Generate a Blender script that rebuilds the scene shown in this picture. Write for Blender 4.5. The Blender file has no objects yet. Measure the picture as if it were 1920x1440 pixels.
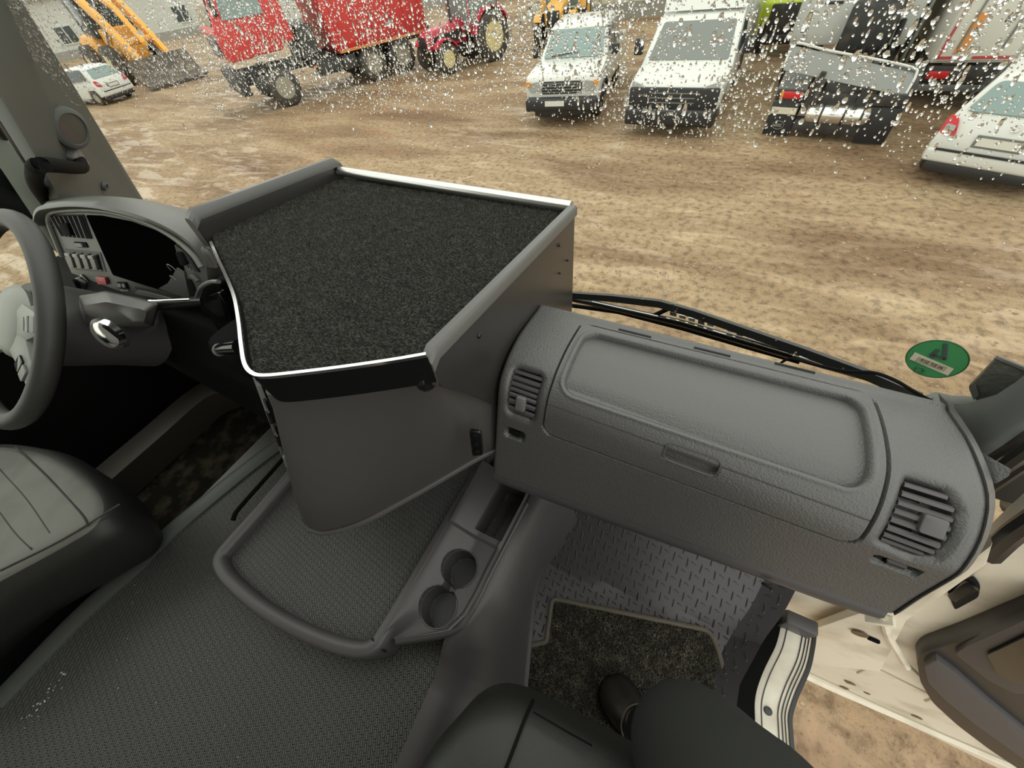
import bpy, bmesh, math, random
import numpy as np
from mathutils import Vector, Matrix, Euler
random.seed(7); RNG = np.random.default_rng(7)
SC = bpy.context.scene; COL = SC.collection
# ------------------------------------------------------------------ camera, sky, exposure
H = 3.6                                    # lens height above the yard, metres
FPX, CX, CY = 693.0, 960.0, 720.0
_n = Vector((92, 562, FPX)).normalized()
_x = Vector((1760, (FPX*FPX-1760*92)/562, -FPX)).normalized()
_f = _x.cross(_n)
R3 = Matrix((_x, _f, -_n))                 # lens frame (right, down, ahead) -> world (right, forward, up)
cam_d = bpy.data.cameras.new('camera'); cam = bpy.data.objects.new('camera', cam_d); COL.objects.link(cam)
cam_d.sensor_width = 36; cam_d.lens = 36*FPX/1920; cam_d.clip_start = .01; cam_d.clip_end = 500
rx, ry, rz = R3 @ Vector((1, 0, 0)), R3 @ Vector((0, -1, 0)), R3 @ Vector((0, 0, -1))
M = Matrix((rx, ry, rz)).transposed().to_4x4(); M.translation = (0, 0, H)
cam.matrix_world = M; SC.camera = cam

world = bpy.data.worlds.new('overcast'); SC.world = world; world.use_nodes = True
wn = world.node_tree; bgn = wn.nodes['Background']
tc = wn.nodes.new('ShaderNodeTexCoord'); sx = wn.nodes.new('ShaderNodeSeparateXYZ'); cr = wn.nodes.new('ShaderNodeValToRGB')
wn.links.new(tc.outputs['Generated'], sx.inputs[0]); wn.links.new(sx.outputs['Z'], cr.inputs[0])
cr.color_ramp.elements[0].color = (.84, .85, .79, 1); cr.color_ramp.elements[1].color = (1.10, 1.11, 1.04, 1)
wn.links.new(cr.outputs[0], bgn.inputs[0]); bgn.inputs[1].default_value = 1.0
SC.view_settings.view_transform = 'Standard'; SC.view_settings.look = 'None'
SC.view_settings.gamma = 1; SC.view_settings.use_curve_mapping = False
SC.view_settings.exposure = .78

# ------------------------------------------------------------------ helpers
def ray(px, py): return R3 @ Vector((px-CX, py-CY, FPX))
def PZ(px, py, z): d = ray(px, py); return d*(z/d.z)
def PY(px, py, y): d = ray(px, py); return d*(y/d.y)
def PX(px, py, x): d = ray(px, py); return d*(x/d.x)
def PP(px, py, p0, n): d = ray(px, py); return d*(Vector(p0).dot(n)/d.dot(n))
CABS = []                                  # top-level things of the cab, measured from the lens; lifted by H at the end

def perp(a):
    a = Vector(a).normalized()
    u = a.cross(Vector((0, 0, 1)) if abs(a.z) < .9 else Vector((0, 1, 0))).normalized()
    return a, u, a.cross(u)

class MB:
    def __init__(s): s.v = []; s.f = []
    def add(s, v, f):
        k = len(s.v); s.v += [tuple(p) for p in v]; s.f += [tuple(i+k for i in q) for q in f]; return s
    def box(s, c, d, rot=None):
        c = Vector(c); q = []
        for z in (-.5, .5):
            for y, x in ((-.5, -.5), (-.5, .5), (.5, .5), (.5, -.5)):
                p = Vector((x*d[0], y*d[1], z*d[2])); q.append(c + (rot @ p if rot else p))
        return s.add(q, [(3, 2, 1, 0), (4, 5, 6, 7), (0, 1, 5, 4), (1, 2, 6, 5), (2, 3, 7, 6), (3, 0, 4, 7)])
    def prism(s, poly, vec):
        n = len(poly); vec = Vector(vec); a = [Vector(p) for p in poly]
        return s.add(a+[p+vec for p in a], [tuple(range(n-1, -1, -1)), tuple(range(n, 2*n))] + [(i, (i+1) % n, n+(i+1) % n, n+i) for i in range(n)])
    def loft(s, rings, closed=True, caps=True):
        m = len(rings[0]); v = [p for r in rings for p in r]; f = []
        for i in range(len(rings)-1):
            for j in range(m if closed else m-1):
                k = (j+1) % m; f.append((i*m+j, i*m+k, (i+1)*m+k, (i+1)*m+j))
        if caps and closed: f += [tuple(range(m-1, -1, -1)), tuple((len(rings)-1)*m+j for j in range(m))]
        return s.add(v, f)
    def tube(s, pts, r, n=10, closed=False):
        P = [Vector(p) for p in pts]; N = len(P); rr = r if isinstance(r, (list, tuple)) else [r]*N; rings = []; up = None
        for i, p in enumerate(P):
            t = (P[(i+1) % N]-P[i-1]) if closed else (P[min(i+1, N-1)]-P[max(i-1, 0)])
            t.normalize()
            if up is None: _, up, w = perp(t)
            up = (up - t*up.dot(t)).normalized(); w = t.cross(up)
            rings.append([p+(up*math.cos(a)+w*math.sin(a))*rr[i] for a in [2*math.pi*k/n for k in range(n)]])
        if closed: rings.append(rings[0]); return s.loft(rings, True, False)
        return s.loft(rings)
    def band(s, pts, w, up, closed=False, prof=None):
        """sweep a rectangular or given (side, up) section along pts; up fixed"""
        P = [Vector(p) for p in pts]; N = len(P); up = Vector(up).normalized(); rings = []
        prof = prof or [(-w[0]/2, 0), (w[0]/2, 0), (w[0]/2, w[1]), (-w[0]/2, w[1])]
        for i, p in enumerate(P):
            t = (P[(i+1) % N]-P[i-1]) if closed else (P[min(i+1, N-1)]-P[max(i-1, 0)])
            sd = t.cross(up).normalized(); rings.append([p+sd*a+up*b for a, b in prof])
        if closed: rings.append(rings[0]); return s.loft(rings, True, False)
        return s.loft(rings)
    def lathe(s, prof, o, axis, n=24, caps=True):
        a, u, w = perp(axis); o = Vector(o)
        return s.loft([[o+a*h+(u*math.cos(t)+w*math.sin(t))*r for t in [2*math.pi*k/n for k in range(n)]] for r, h in prof], True, caps)
    def grid(s, fn, nu, nv):
        return s.add([fn(i/nu, j/nv) for i in range(nu+1) for j in range(nv+1)],
                     [(i*(nv+1)+j, (i+1)*(nv+1)+j, (i+1)*(nv+1)+j+1, i*(nv+1)+j+1) for i in range(nu) for j in range(nv)])
    def slab(s, fn, nu, nv, vec):
        """grid with thickness: front fn(u,v), back shifted by vec"""
        k = len(s.v); s.grid(fn, nu, nv); n = len(s.v)-k; vec = Vector(vec)
        s.v += [tuple(Vector(q)+vec) for q in s.v[k:k+n]]
        ff = [q for q in s.f if min(q) >= k and max(q) < k+n]
        s.f += [tuple(i+n for i in reversed(q)) for q in ff]
        idx = [k+i*(nv+1) for i in range(nu+1)] + [k+nu*(nv+1)+j for j in range(1, nv+1)] + [k+i*(nv+1)+nv for i in range(nu-1, -1, -1)] + [k+j for j in range(nv-1, 0, -1)]
        for a, b in zip(idx, idx[1:]+idx[:1]): s.f.append((b, a, a+n, b+n))
        return s

def mesh(name, mb, mat, bevel=0, seg=2, smooth=38):
    me = bpy.data.meshes.new(name); me.from_pydata([tuple(p) for p in mb.v], [], mb.f)
    bm = bmesh.new(); bm.from_mesh(me)
    bmesh.ops.recalc_face_normals(bm, faces=bm.faces)
    if bevel:
        es = [e for e in bm.edges if len(e.link_faces) == 2 and e.calc_face_angle(0) > math.radians(28)]
        bmesh.ops.bevel(bm, geom=es, offset=bevel, segments=seg, profile=.5, affect='EDGES', clamp_overlap=True)
    bm.to_mesh(me); bm.free(); me.materials.append(mat)
    if smooth:
        me.shade_smooth(); me.set_sharp_from_angle(angle=math.radians(smooth))
    return me
def obj(name, mb, mat, parent=None, bevel=0, seg=2, smooth=38, label=None, kind=None):
    o = bpy.data.objects.new(name, mesh(name, mb, mat, bevel, seg, smooth)); COL.objects.link(o)
    if parent: o.parent = parent
    if label: o['label'] = label
    if kind: o['kind'] = kind
    return o
def tag(o, label, cat, group=None, kind=None, cab=True):
    o['label'] = label
    if kind != 'structure': o['category'] = cat
    if group: o['group'] = group
    if kind: o['kind'] = kind
    if cab: CABS.append(o)
    return o
def thing(name, label, cat, group=None, loc=None, rz=0, kind=None):
    o = bpy.data.objects.new(name, None); COL.objects.link(o); o.empty_display_size = .1
    if loc is not None: o.location = loc; o.rotation_euler = (0, 0, rz)
    return tag(o, label, cat, group, kind, cab=loc is None)
def solo(name, mb, mat, label, cat, group=None, kind=None, cab=True, **k):
    return tag(obj(name, mb, mat, **k), label, cat, group, kind, cab)
def catmull(P, n):
    P = [Vector(p) for p in P]; Q = [P[0]*2-P[1]]+P+[P[-1]*2-P[-2]]; out = []
    for i in range(len(P)-1):
        a, b, c, d = Q[i:i+4]
        for k in range(n):
            t = k/n; out.append(.5*((2*b)+(c-a)*t+(2*a-5*b+4*c-d)*t*t+(3*b-a-3*c+d)*t**3))
    return out+[P[-1]]
def roundpoly(P, r, n=5):
    """2D/3D polygon with rounded corners"""
    P = [Vector(p) for p in P]; out = []; N = len(P); rr = r if isinstance(r, (list, tuple)) else [r]*N
    for i in range(N):
        a, b, c = P[i-1], P[i], P[(i+1) % N]
        d1 = (a-b); d2 = (c-b); q = min(rr[i], d1.length*.49, d2.length*.49)
        if q <= 0: out.append(b); continue
        s, e = b+d1.normalized()*q, b+d2.normalized()*q
        for k in range(n+1):
            t = k/n; out.append(s*(1-t)**2+b*2*t*(1-t)+e*t*t)
    return out
def text_mb(body, size, o, xdir, ydir, depth=.0008):
    cu = bpy.data.curves.new('lettering', 'FONT'); cu.body = body; cu.size = size; cu.align_x = 'CENTER'; cu.align_y = 'CENTER'; cu.extrude = depth; cu.resolution_u = 3
    t = bpy.data.objects.new('lettering', cu); COL.objects.link(t); bpy.context.view_layer.update()
    me = t.evaluated_get(bpy.context.evaluated_depsgraph_get()).to_mesh(); xd, yd = Vector(xdir), Vector(ydir); zd = xd.cross(yd); o = Vector(o)
    m = MB().add([o+xd*v.co.x+yd*v.co.y+zd*v.co.z for v in me.vertices], [tuple(p.vertices) for p in me.polygons])
    bpy.data.objects.remove(t); bpy.data.curves.remove(cu); return m

# ------------------------------------------------------------------ materials
def mat(name, col, rough=.5, metal=0, bump=None, var=None, spec=.5, coat=0):
    """bump=(scale, strength, distance); var=(scale, colour2, lo, hi) noise blend"""
    m = bpy.data.materials.new(name); m.use_nodes = True; t = m.node_tree; b = t.nodes['Principled BSDF']
    b.inputs['Base Color'].default_value = (*col, 1); b.inputs['Roughness'].default_value = rough; b.inputs['Metallic'].default_value = metal
    b.inputs['Specular IOR Level'].default_value = spec; b.inputs['Coat Weight'].default_value = coat
    tcn = t.nodes.new('ShaderNodeTexCoord')
    if var:
        n = t.nodes.new('ShaderNodeTexNoise'); n.inputs['Scale'].default_value = var[0]; n.inputs['Detail'].default_value = 6
        r = t.nodes.new('ShaderNodeValToRGB'); r.color_ramp.elements[0].position = var[2]; r.color_ramp.elements[1].position = var[3]
        r.color_ramp.elements[0].color = (*col, 1); r.color_ramp.elements[1].color = (*var[1], 1)
        t.links.new(tcn.outputs['Object'], n.inputs['Vector']); t.links.new(n.outputs['Fac'], r.inputs[0]); t.links.new(r.outputs[0], b.inputs['Base Color'])
    if bump:
        n = t.nodes.new('ShaderNodeTexNoise'); n.inputs['Scale'].default_value = bump[0]; n.inputs['Detail'].default_value = 3
        u = t.nodes.new('ShaderNodeBump'); u.inputs['Strength'].default_value = bump[1]; u.inputs['Distance'].default_value = bump[2]
        t.links.new(tcn.outputs['Object'], n.inputs['Vector']); t.links.new(n.outputs['Fac'], u.inputs['Height']); t.links.new(u.outputs[0], b.inputs['Normal'])
    return m
PL = .072
M_dash = mat('grained grey plastic', (PL, PL*.98, PL*.95), .44, bump=(360, .6, .0016), spec=.9)
M_smooth = mat('smooth grey plastic', (.060, .057, .056), .42, bump=(700, .25, .0006), spec=.8)
M_console = mat('dark console plastic', (.075, .071, .073), .40, bump=(600, .3, .0006))
M_black = mat('black plastic', (.008, .008, .008), .75, spec=.05)
M_gloss = mat('glossy black', (.008, .008, .008), .12)
M_screen = mat('dark screen', (.003, .003, .003), .5, spec=.0)
M_bezel = mat('pale bezel', (.24, .25, .225), .45)
M_void = mat('unlit hollow', (.004, .004, .004), .8)
M_trimgrey = mat('pale grey trim', (.135, .14, .13), .5, bump=(600, .2, .0005))
M_pillar = mat('pillar trim', (.112, .122, .117), .6, bump=(500, .3, .0006), spec=.25)
M_board = mat('laminated board', (.030, .028, .027), .33, bump=(900, .15, .0003))
M_edge = mat('edge trim', (.11, .11, .105), .35)
M_alu = mat('brushed aluminium', (.72, .72, .70), .28, 1)
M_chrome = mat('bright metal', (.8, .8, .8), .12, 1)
M_screw = mat('dark screw', (.05, .05, .05), .3, .8)
M_carpet = mat('black carpet', (.016, .016, .014), .95, bump=(420, 1, .004), var=(260, (.08, .08, .07), .45, .72), spec=.1)
M_fibre = mat('carpet fibre', (.055, .055, .048), .8, var=(55, (.14, .135, .115), .45, .75), spec=.2)
M_matcar = mat('foot mat pile', (.022, .020, .016), .95, bump=(420, 1, .004), var=(200, (.07, .062, .048), .45, .75), spec=.1)
M_matfib = mat('foot mat fibre', (.10, .09, .072), .85, var=(40, (.27, .24, .18), .45, .72), spec=.2)
M_serge = mat('serged edging', (.15, .13, .10), .9, bump=(900, .8, .002))
M_rubber = mat('black rubber', (.026, .026, .026), .38)
M_tread = mat('moulded foot well rubber', (.075, .07, .075), .42, bump=(400, .2, .0006))
M_leather = mat('worn seat vinyl', (.13, .13, .112), .5, bump=(260, .35, .001), var=(7, (.085, .085, .072), .42, .62))
M_seat = mat('dark seat vinyl', (.016, .017, .0145), .5, bump=(300, .3, .001))
M_cloth = mat('dark trouser cloth', (.022, .023, .021), .9, bump=(900, .4, .0008), spec=.2)
M_shoe = mat('dark brown leather', (.020, .017, .014), .38, bump=(500, .3, .0006), var=(30, (.04, .033, .026), .5, .7))
M_cream = mat('cream cab paint', (.86, .80, .67), .38, var=(9, (.62, .56, .44), .5, .72), bump=(30, .08, .002))
M_rust = mat('brown grime', (.16, .11, .06), .8)
M_wheel = mat('perforated rim leather', (.040, .039, .037), .5, bump=(800, .5, .0008))
M_spoke = mat('grey steering spoke', (.30, .31, .28), .45)
M_red = mat('red button', (.48, .045, .06), .4)
M_white = mat('white print', (.75, .75, .72), .5)
M_legend = mat('grey print', (.35, .35, .33), .5)
M_grey = mat('mid grey plastic', (.17, .175, .165), .4)
M_green = mat('green sticker', (.045, .26, .085), .55)
M_dgrey = mat('dark ink', (.06, .075, .07), .6)
M_paper = mat('paper strip', (.62, .58, .44), .6)
M_paper2 = mat('hologram strip', (.40, .36, .26), .5)
M_hazebox = mat('smoky pouch', (.12, .122, .108), .3, bump=(40, .6, .01), var=(28, (.20, .205, .17), .42, .72))

def weave(name, col, sc, rot, dist, rough=.5):
    m = mat(name, col, rough); t = m.node_tree; b = t.nodes['Principled BSDF']
    tcn = t.nodes.new('ShaderNodeTexCoord'); mp = t.nodes.new('ShaderNodeMapping'); mp.inputs['Rotation'].default_value = (0, 0, rot)
    br = t.nodes.new('ShaderNodeTexBrick'); br.inputs['Scale'].default_value = sc; br.inputs['Mortar Size'].default_value = .09; br.inputs['Mortar Smooth'].default_value = .6
    br.inputs['Brick Width'].default_value = .62; br.inputs['Row Height'].default_value = .30
    br.inputs['Color1'].default_value = br.inputs['Color2'].default_value = (1, 1, 1, 1); br.inputs['Mortar'].default_value = (0, 0, 0, 1)
    u = t.nodes.new('ShaderNodeBump'); u.inputs['Strength'].default_value = 1; u.inputs['Distance'].default_value = dist
    n = t.nodes.new('ShaderNodeTexNoise'); n.inputs['Scale'].default_value = 6; n.inputs['Detail'].default_value = 5
    mx = t.nodes.new('ShaderNodeMix'); mx.data_type = 'RGBA'; mx.inputs[6].default_value = (*col, 1); mx.inputs[7].default_value = (*[c*1.35 for c in col], 1)
    t.links.new(tcn.outputs['Object'], mp.inputs[0]); t.links.new(mp.outputs[0], br.inputs[0]); t.links.new(br.outputs['Color'], u.inputs['Height']); t.links.new(u.outputs[0], b.inputs['Normal'])
    t.links.new(tcn.outputs['Object'], n.inputs[0]); t.links.new(n.outputs[0], mx.inputs[0]); t.links.new(mx.outputs[2], b.inputs['Base Color'])
    return m
M_floor = weave('ribbed rubber flooring', (.066, .067, .062), 34, 1.0, .010, .42)
M_traymat = weave('ribbed tray mat', (.066, .067, .064), 38, .9, .011, .42)

def glass_mat(name, tint=(1, 1, 1), refl=1.0):
    m = bpy.data.materials.new(name); m.use_nodes = True; t = m.node_tree; t.nodes.clear()
    o = t.nodes.new('ShaderNodeOutputMaterial'); mx = t.nodes.new('ShaderNodeMixShader'); fr = None
    tr = t.nodes.new('ShaderNodeBsdfTransparent'); tr.inputs[0].default_value = (*tint, 1); gl = t.nodes.new('ShaderNodeBsdfGlossy'); gl.inputs['Roughness'].default_value = .02
    gl.inputs[0].default_value = (refl, refl, refl, 1)
    fr = t.nodes.new('ShaderNodeLayerWeight'); pw = t.nodes.new('ShaderNodeMath'); pw.operation = 'POWER'; pw.inputs[1].default_value = 5; t.links.new(fr.outputs['Facing'], pw.inputs[0])
    sc_ = t.nodes.new('ShaderNodeMath'); sc_.operation = 'MULTIPLY_ADD'; sc_.inputs[1].default_value = .9; sc_.inputs[2].default_value = .04; t.links.new(pw.outputs[0], sc_.inputs[0]); fr = sc_
    t.links.new(fr.outputs[0], mx.inputs[0]); t.links.new(tr.outputs[0], mx.inputs[1]); t.links.new(gl.outputs[0], mx.inputs[2]); t.links.new(mx.outputs[0], o.inputs[0]); return m
M_glass = glass_mat('windscreen glass', (.97, .99, .95), .35)
M_drop = bpy.data.materials.new('rain water'); M_drop.use_nodes = True
_b = M_drop.node_tree.nodes['Principled BSDF']; _b.inputs['Base Color'].default_value = (1, 1, 1, 1); _b.inputs['Roughness'].default_value = .0; _b.inputs['IOR'].default_value = 1.33; _b.inputs['Transmission Weight'].default_value = 1

# ================================================================== CAB SHELL (measured from the lens, z up)
def GYs(x, z): return .80 - .17*((x+.6)/1.0)**2 - .05*(z+.5)       # windscreen surface
def PG(px, py):
    d = ray(px, py); t = .8/d.y
    for _ in range(12): t = GYs(d.x*t, d.z*t)/d.y
    return d*t
FL, TF = -1.25, -.985                      # passenger floor, raised middle floor
def struct(name, mb, m, label, **k): return solo(name, mb, m, label, '', kind='structure', **k)

# middle floor and its edges
mf = [PZ(0, 1318, TF), PZ(150, 1160, TF), PZ(255, 1065, TF), PZ(335, 988, TF), PZ(505, 850, TF), Vector((-.96, .55, TF)), Vector((-.20, .55, TF)), Vector((-.20, -1.15, TF)), Vector((-1.12, -1.15, TF))]
fl = thing('floor', 'raised ribbed rubber cab floor between the two seats', '', kind='structure')
obj('floor_covering', MB().prism(mf, (0, 0, -.03)), M_floor, fl)
rail = [PZ(0, 1318, TF), PZ(150, 1160, TF), PZ(255, 1065, TF), PZ(335, 988, TF), PZ(505, 850, TF), Vector((-.96, .4, TF))]
obj('edge_rail', MB().band(catmull(rail, 6), None, (0, 0, 1), prof=[(-.035, -.02), (.02, -.02), (.022, .006), (-.005, .014), (-.03, .006)]), mat('rail plastic', (.085, .09, .082), .45, bump=(500, .2, .0005)), fl, label='smooth grey rail along the driver side edge')
obj('tunnel_face', MB().prism([(-1.16, .55, TF-.02), (-1.16, -1.15, TF-.02), (-1.17, -1.15, FL), (-1.17, .55, FL)], (.05, 0, 0)), M_smooth, fl)
# driver foot well
dw = thing('floor', 'deep dark driver foot well with a worn carpet', '', kind='structure')
obj('well_floor', MB().box((-1.55, .0, FL-.02), (.9, 2.3, .03)), M_black, dw)
cp = MB().grid(lambda u, v: (-1.74+.56*u, -.55+1.02*v, FL+.004+.004*math.sin(37*u+19*v*v)*math.cos(23*v)), 20, 30)
obj('well_carpet', cp, mat('worn carpet', (.018, .016, .012), .95, bump=(160, 1, .006), var=(18, (.07, .058, .038), .46, .66), spec=.1), dw)
a, b = PZ(185, 905, -1.12), PZ(375, 742, -1.12)
obj('wall_ledge', MB().band(catmull([a, (a+b)/2, b, b+Vector((.10, .10, .02))], 5), None, (0, 0, 1), prof=[(-.06, -.12), (.03, -.12), (.035, 0), (.01, .012), (-.06, .012)]), mat('ledge plastic', (.06, .055, .046), .5), dw)
# passenger foot well: floor, toe board, moulded bars
fw = thing('floor', 'passenger foot well lined with grey rubber and raised bars', '', kind='structure')
FWX0, FWX1 = -.22, .50
def fxm(y): return float(np.interp(y, [-.7, -.05, .19, .30, .37, .6], [.375, .375, .385, .425, .445, .47]))
def fwz(x, y):                              # height of the lining
    z = FL
    k = y - (.285 + .10*(x-.2))             # toe board begins here
    if k > 0: z += .9*k
    z += 1.0*max(0, x-fxm(y)+.05)
    return z
obj('lining', MB().slab(lambda u, v: (lambda y: (lambda x: (x, y, fwz(x, y)))(FWX0+(fxm(y)-FWX0)*u))(-.7+1.30*v), 36, 60, (0, 0, -.03)), M_tread, fw, smooth=20)
tb = MB(); q = 0
for i in range(20):
    for j in range(30):
        x = -.18+.036*i+(.018 if j % 2 else 0); y = -.12+.0235*j
        for dx, dy, an, hl_ in ((0, 0, .12, .0105), (.016, .004, 1.35, .0065)):
            xx, yy = x+dx, y+dy
            if xx > fxm(yy)-.010 or yy > .52: continue
            e = Matrix.Rotation(an+RNG.normal()*.05, 3, 'Z') @ Vector((0, hl_, 0)); c = Vector((xx, yy, 0))
            p0, p1 = c-e, c+e; p0.z = fwz(p0.x, p0.y)+.0004; p1.z = fwz(p1.x, p1.y)+.0004; w = e.cross(Vector((0, 0, 1))).normalized()*.0019; h = Vector((0, 0, .0022)); m0, m1 = p0*.8+p1*.2+h, p0*.2+p1*.8+h
            tb.add([p0-w, p0+w, p1+w, p1-w, m0, m1], [(0, 1, 4), (3, 5, 2), (1, 2, 5, 4), (3, 0, 4, 5)])
o = obj('tread_bar', tb, mat('tread bar rubber', (.07, .066, .07), .38), fw, kind='stuff', smooth=0)
# front bulkhead, side and rear walls, ceiling
struct('wall_front', MB().box((-.75, .86, -1.13), (2.5, .05, .58)), M_black, 'unseen dark bulkhead under the windscreen, added to block light')  # hidden panel added to keep daylight out of the foot wells
fy = MB().prism([(-1.95, .50, -.66), (-1.15, .56, -.66), (.40, .585, -.66), (.40, .585, -1.26), (-1.15, .56, -1.26), (-1.95, .50, -1.26)], (0, .04, 0))
struct('wall_front.001', fy, M_console, 'dark panel closing the foot wells in front')
struct('wall_back', MB().box((-.75, -1.2, -.25), (2.5, .05, 2.2)), mat('rear lining', (.25, .25, .23), .8), 'grey lining behind the seats')
struct('ceiling', MB().box((-.75, -.66, .86), (2.5, 1.06, .05)), mat('head lining', (.4, .4, .38), .9), 'unseen pale head lining over the seats, cut short to let in sky light')  # out of view; stops short in front so sky light reaches the dash
wl = thing('wall_left', 'driver side door seen past the steering wheel', '', kind='structure')
obj('door_panel', MB().box((-1.98, -.35, -.98), (.06, 1.7, .74)), M_black, wl)
obj('sill_strip', MB().box((-1.945, -.30, -.60), (.05, 1.7, .035)), M_rubber, wl)
obj('upper_trim', MB().box((-1.93, -.30, -.635), (.07, 1.7, .03)), M_trimgrey, wl)
obj('window_pane', MB().box((-1.985, -.35, .1), (.005, 1.6, 1.4)), M_glass, wl)

# windscreen with its rain
ws = thing('window_1', 'wide curved windscreen covered with rain', '', kind='structure')
obj('pane', MB().grid(lambda u, v: (lambda x, z: (x, GYs(x, z), z))(-1.78+2.42*u, -.86+1.6*v), 40, 16), M_glass, ws)
dp = MB()
sst0 = lambda a, b, v: min(1, max(0, (v-a)/(b-a)))
dome = [(1, 0), (.86, .42), (.5, .78)]
def drop(x, z, r, el, hgt, tilt=0):
    k = len(dp.v); n = 6; y = GYs(x, z)+.0006
    for rr, hh in dome:
        for q in range(n):
            a = 2*math.pi*q/n; u, w = math.cos(a)*rr*r, math.sin(a)*rr*r*el
            dp.v.append((x+u+w*tilt, y+hh*hgt, z+w))
    dp.v.append((x, y+hgt, z))
    for j in range(2):
        for q in range(n): dp.f.append((k+j*n+q, k+j*n+(q+1) % n, k+(j+1)*n+(q+1) % n, k+(j+1)*n+q))
    for q in range(n): dp.f.append((k+2*n+q, k+2*n+(q+1) % n, k+3*n))
    dp.f.append(tuple(k+q for q in reversed(range(n))))
cnt = 0
while cnt < 31000:
    x = RNG.uniform(-1.7, .55); z = RNG.uniform(-.60, .16) if RNG.random() < .35 else RNG.uniform(-.24, .12)
    lim = -.13 - .09*sst0(-.45, -.05, x) + .04*math.sin(3*x+1) + .03*math.sin(11*x)      # wiped below this height
    p = 1.0 if z > lim else max(.012, math.exp((z-lim)/.05)*.8)
    if z > lim: p *= .62+.38*math.sin(41*x+2*math.sin(9*x))*math.sin(23*x)
    if -.34 < x < .05 and -.62 < z < -.45: p = max(p, .25)
    if RNG.random() > p: continue
    r = min(.0036, .00075*math.exp(abs(RNG.normal())*.62)); el = RNG.uniform(.9, 1.35) if RNG.random() < .8 else RNG.uniform(1.8, 3.4)
    drop(x, z, r, el, r*RNG.uniform(.45, .7), RNG.normal()*.1); cnt += 1
for k in range(110):                                             # runs of water
    x = RNG.uniform(-1.1, .6); z = RNG.uniform(-.10, .15); L = RNG.uniform(.03, .12); s = int(L/.004)
    for j in range(s): drop(x+.002*math.sin(j*.7+k), z-j*.004, RNG.uniform(.0010, .0019), 1.6, .0009)
o = obj('rain_drops', dp, M_drop, ws, kind='stuff', smooth=180)
# left front pillar trim with its fittings
pr_ = [(-30, -115), (40, 0), (100, 98), (160, 196), (220, 295), (295, 418)]
pl_ = [(-140, 0), (-65, 90), (0, 180), (56, 275), (100, 350), (150, 440)]
pv = []
for (a, b) in zip(pr_, pl_):
    A = PG(*a); B = PY(*b, .40+.0*A.z); pv.append((A, B))
tp = thing('trim_1', 'grey trim of the left windscreen pillar', '', kind='structure')
rings = []
for A, B in pv:
    d = (B-A); out = Vector((.25, -.95, .1)).normalized(); bk = Vector((-.05, .0, 0))
    rings.append([A+bk, A, A+d*.04+out*.003, A+d*.35+out*.008, A+d*.7+out*.010, A+d*.93+out*.006, B, B+bk+Vector((-.04, 0, 0))])
pm = MB().loft(rings); obj('pillar_cover', pm, M_pillar, tp, smooth=60)
from mathutils.bvhtree import BVHTree
PBV = BVHTree.FromPolygons([Vector(v) for v in pm.v], pm.f)
def onp(px, py, k=.0):                      # point on the face of the trim
    d = ray(px, py).normalized(); p, n, i, dist = PBV.ray_cast(Vector((0, 0, 0)), d)
    if n.dot(d) > 0: n = -n
    return p+n*k, n
p, n = onp(117, 236, .012)
n = (n-p.normalized()*.7).normalized()
sp = thing('speaker', 'round grey tweeter cover on the left windscreen pillar', 'speaker')
obj('ring', MB().lathe([(.055, -.02), (.056, .008), (.050, .014), (.042, .016), (.041, .012)], p, n, 32, False), M_pillar, sp)
obj('grille', MB().lathe([(.041, .012), (.02, .0135), (.002, .014)], p, n, 32), M_smooth, sp)
p, n = onp(196, 350, -.003)
sw = thing('screw', 'recessed screw low on the left pillar trim', 'screw')
obj('socket', MB().lathe([(.0145, .0), (.0145, .010), (.011, .010), (.010, .0)], p, n, 20, False), M_pillar, sw)
obj('screw_head', MB().lathe([(.009, 0), (.009, .004), (.006, .007), (.003, .006), (.001, .004)], p, n, 16), M_screw, sw)
gh = thing('grab_handle', 'black curved grab handle on the left windscreen pillar', 'handle')
p0, n = onp(136, 297, .010); p1, _ = onp(110, 304, .022)
q = n*.02
obj('grip', MB().tube(catmull([p0+n*.005, p1+q, PY(80, 309, .355), PY(65, 325, .36), PY(69, 350, .38), PY(88, 380, .42), PY(104, 402, .46)], 6), .017, 12), M_black, gh)
u = (pv[2][0]-pv[1][0]).normalized(); w = n.cross(u)
obj('mounting_cap', MB().box(p0, (.045, .085, .03), Matrix((w, u, n)).transposed()), M_grey, gh, bevel=.009, seg=3)
sl = MB()
for k, (dx, rr, yy) in enumerate(((0, .016, .47), (-.03, .012, .49), (-.055, .014, .51))):
    sl.tube([PY(-70+k*-6, 120+k*14, yy), PY(0+k*-8, 195+k*14, yy), PY(60+k*-8, 290+k*14, yy), PY(165-k*8, 460+k*10, yy)], rr, 8)
solo('door_seal', sl, M_rubber, 'dark rubber seals beside the left pillar trim', 'seal')

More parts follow.
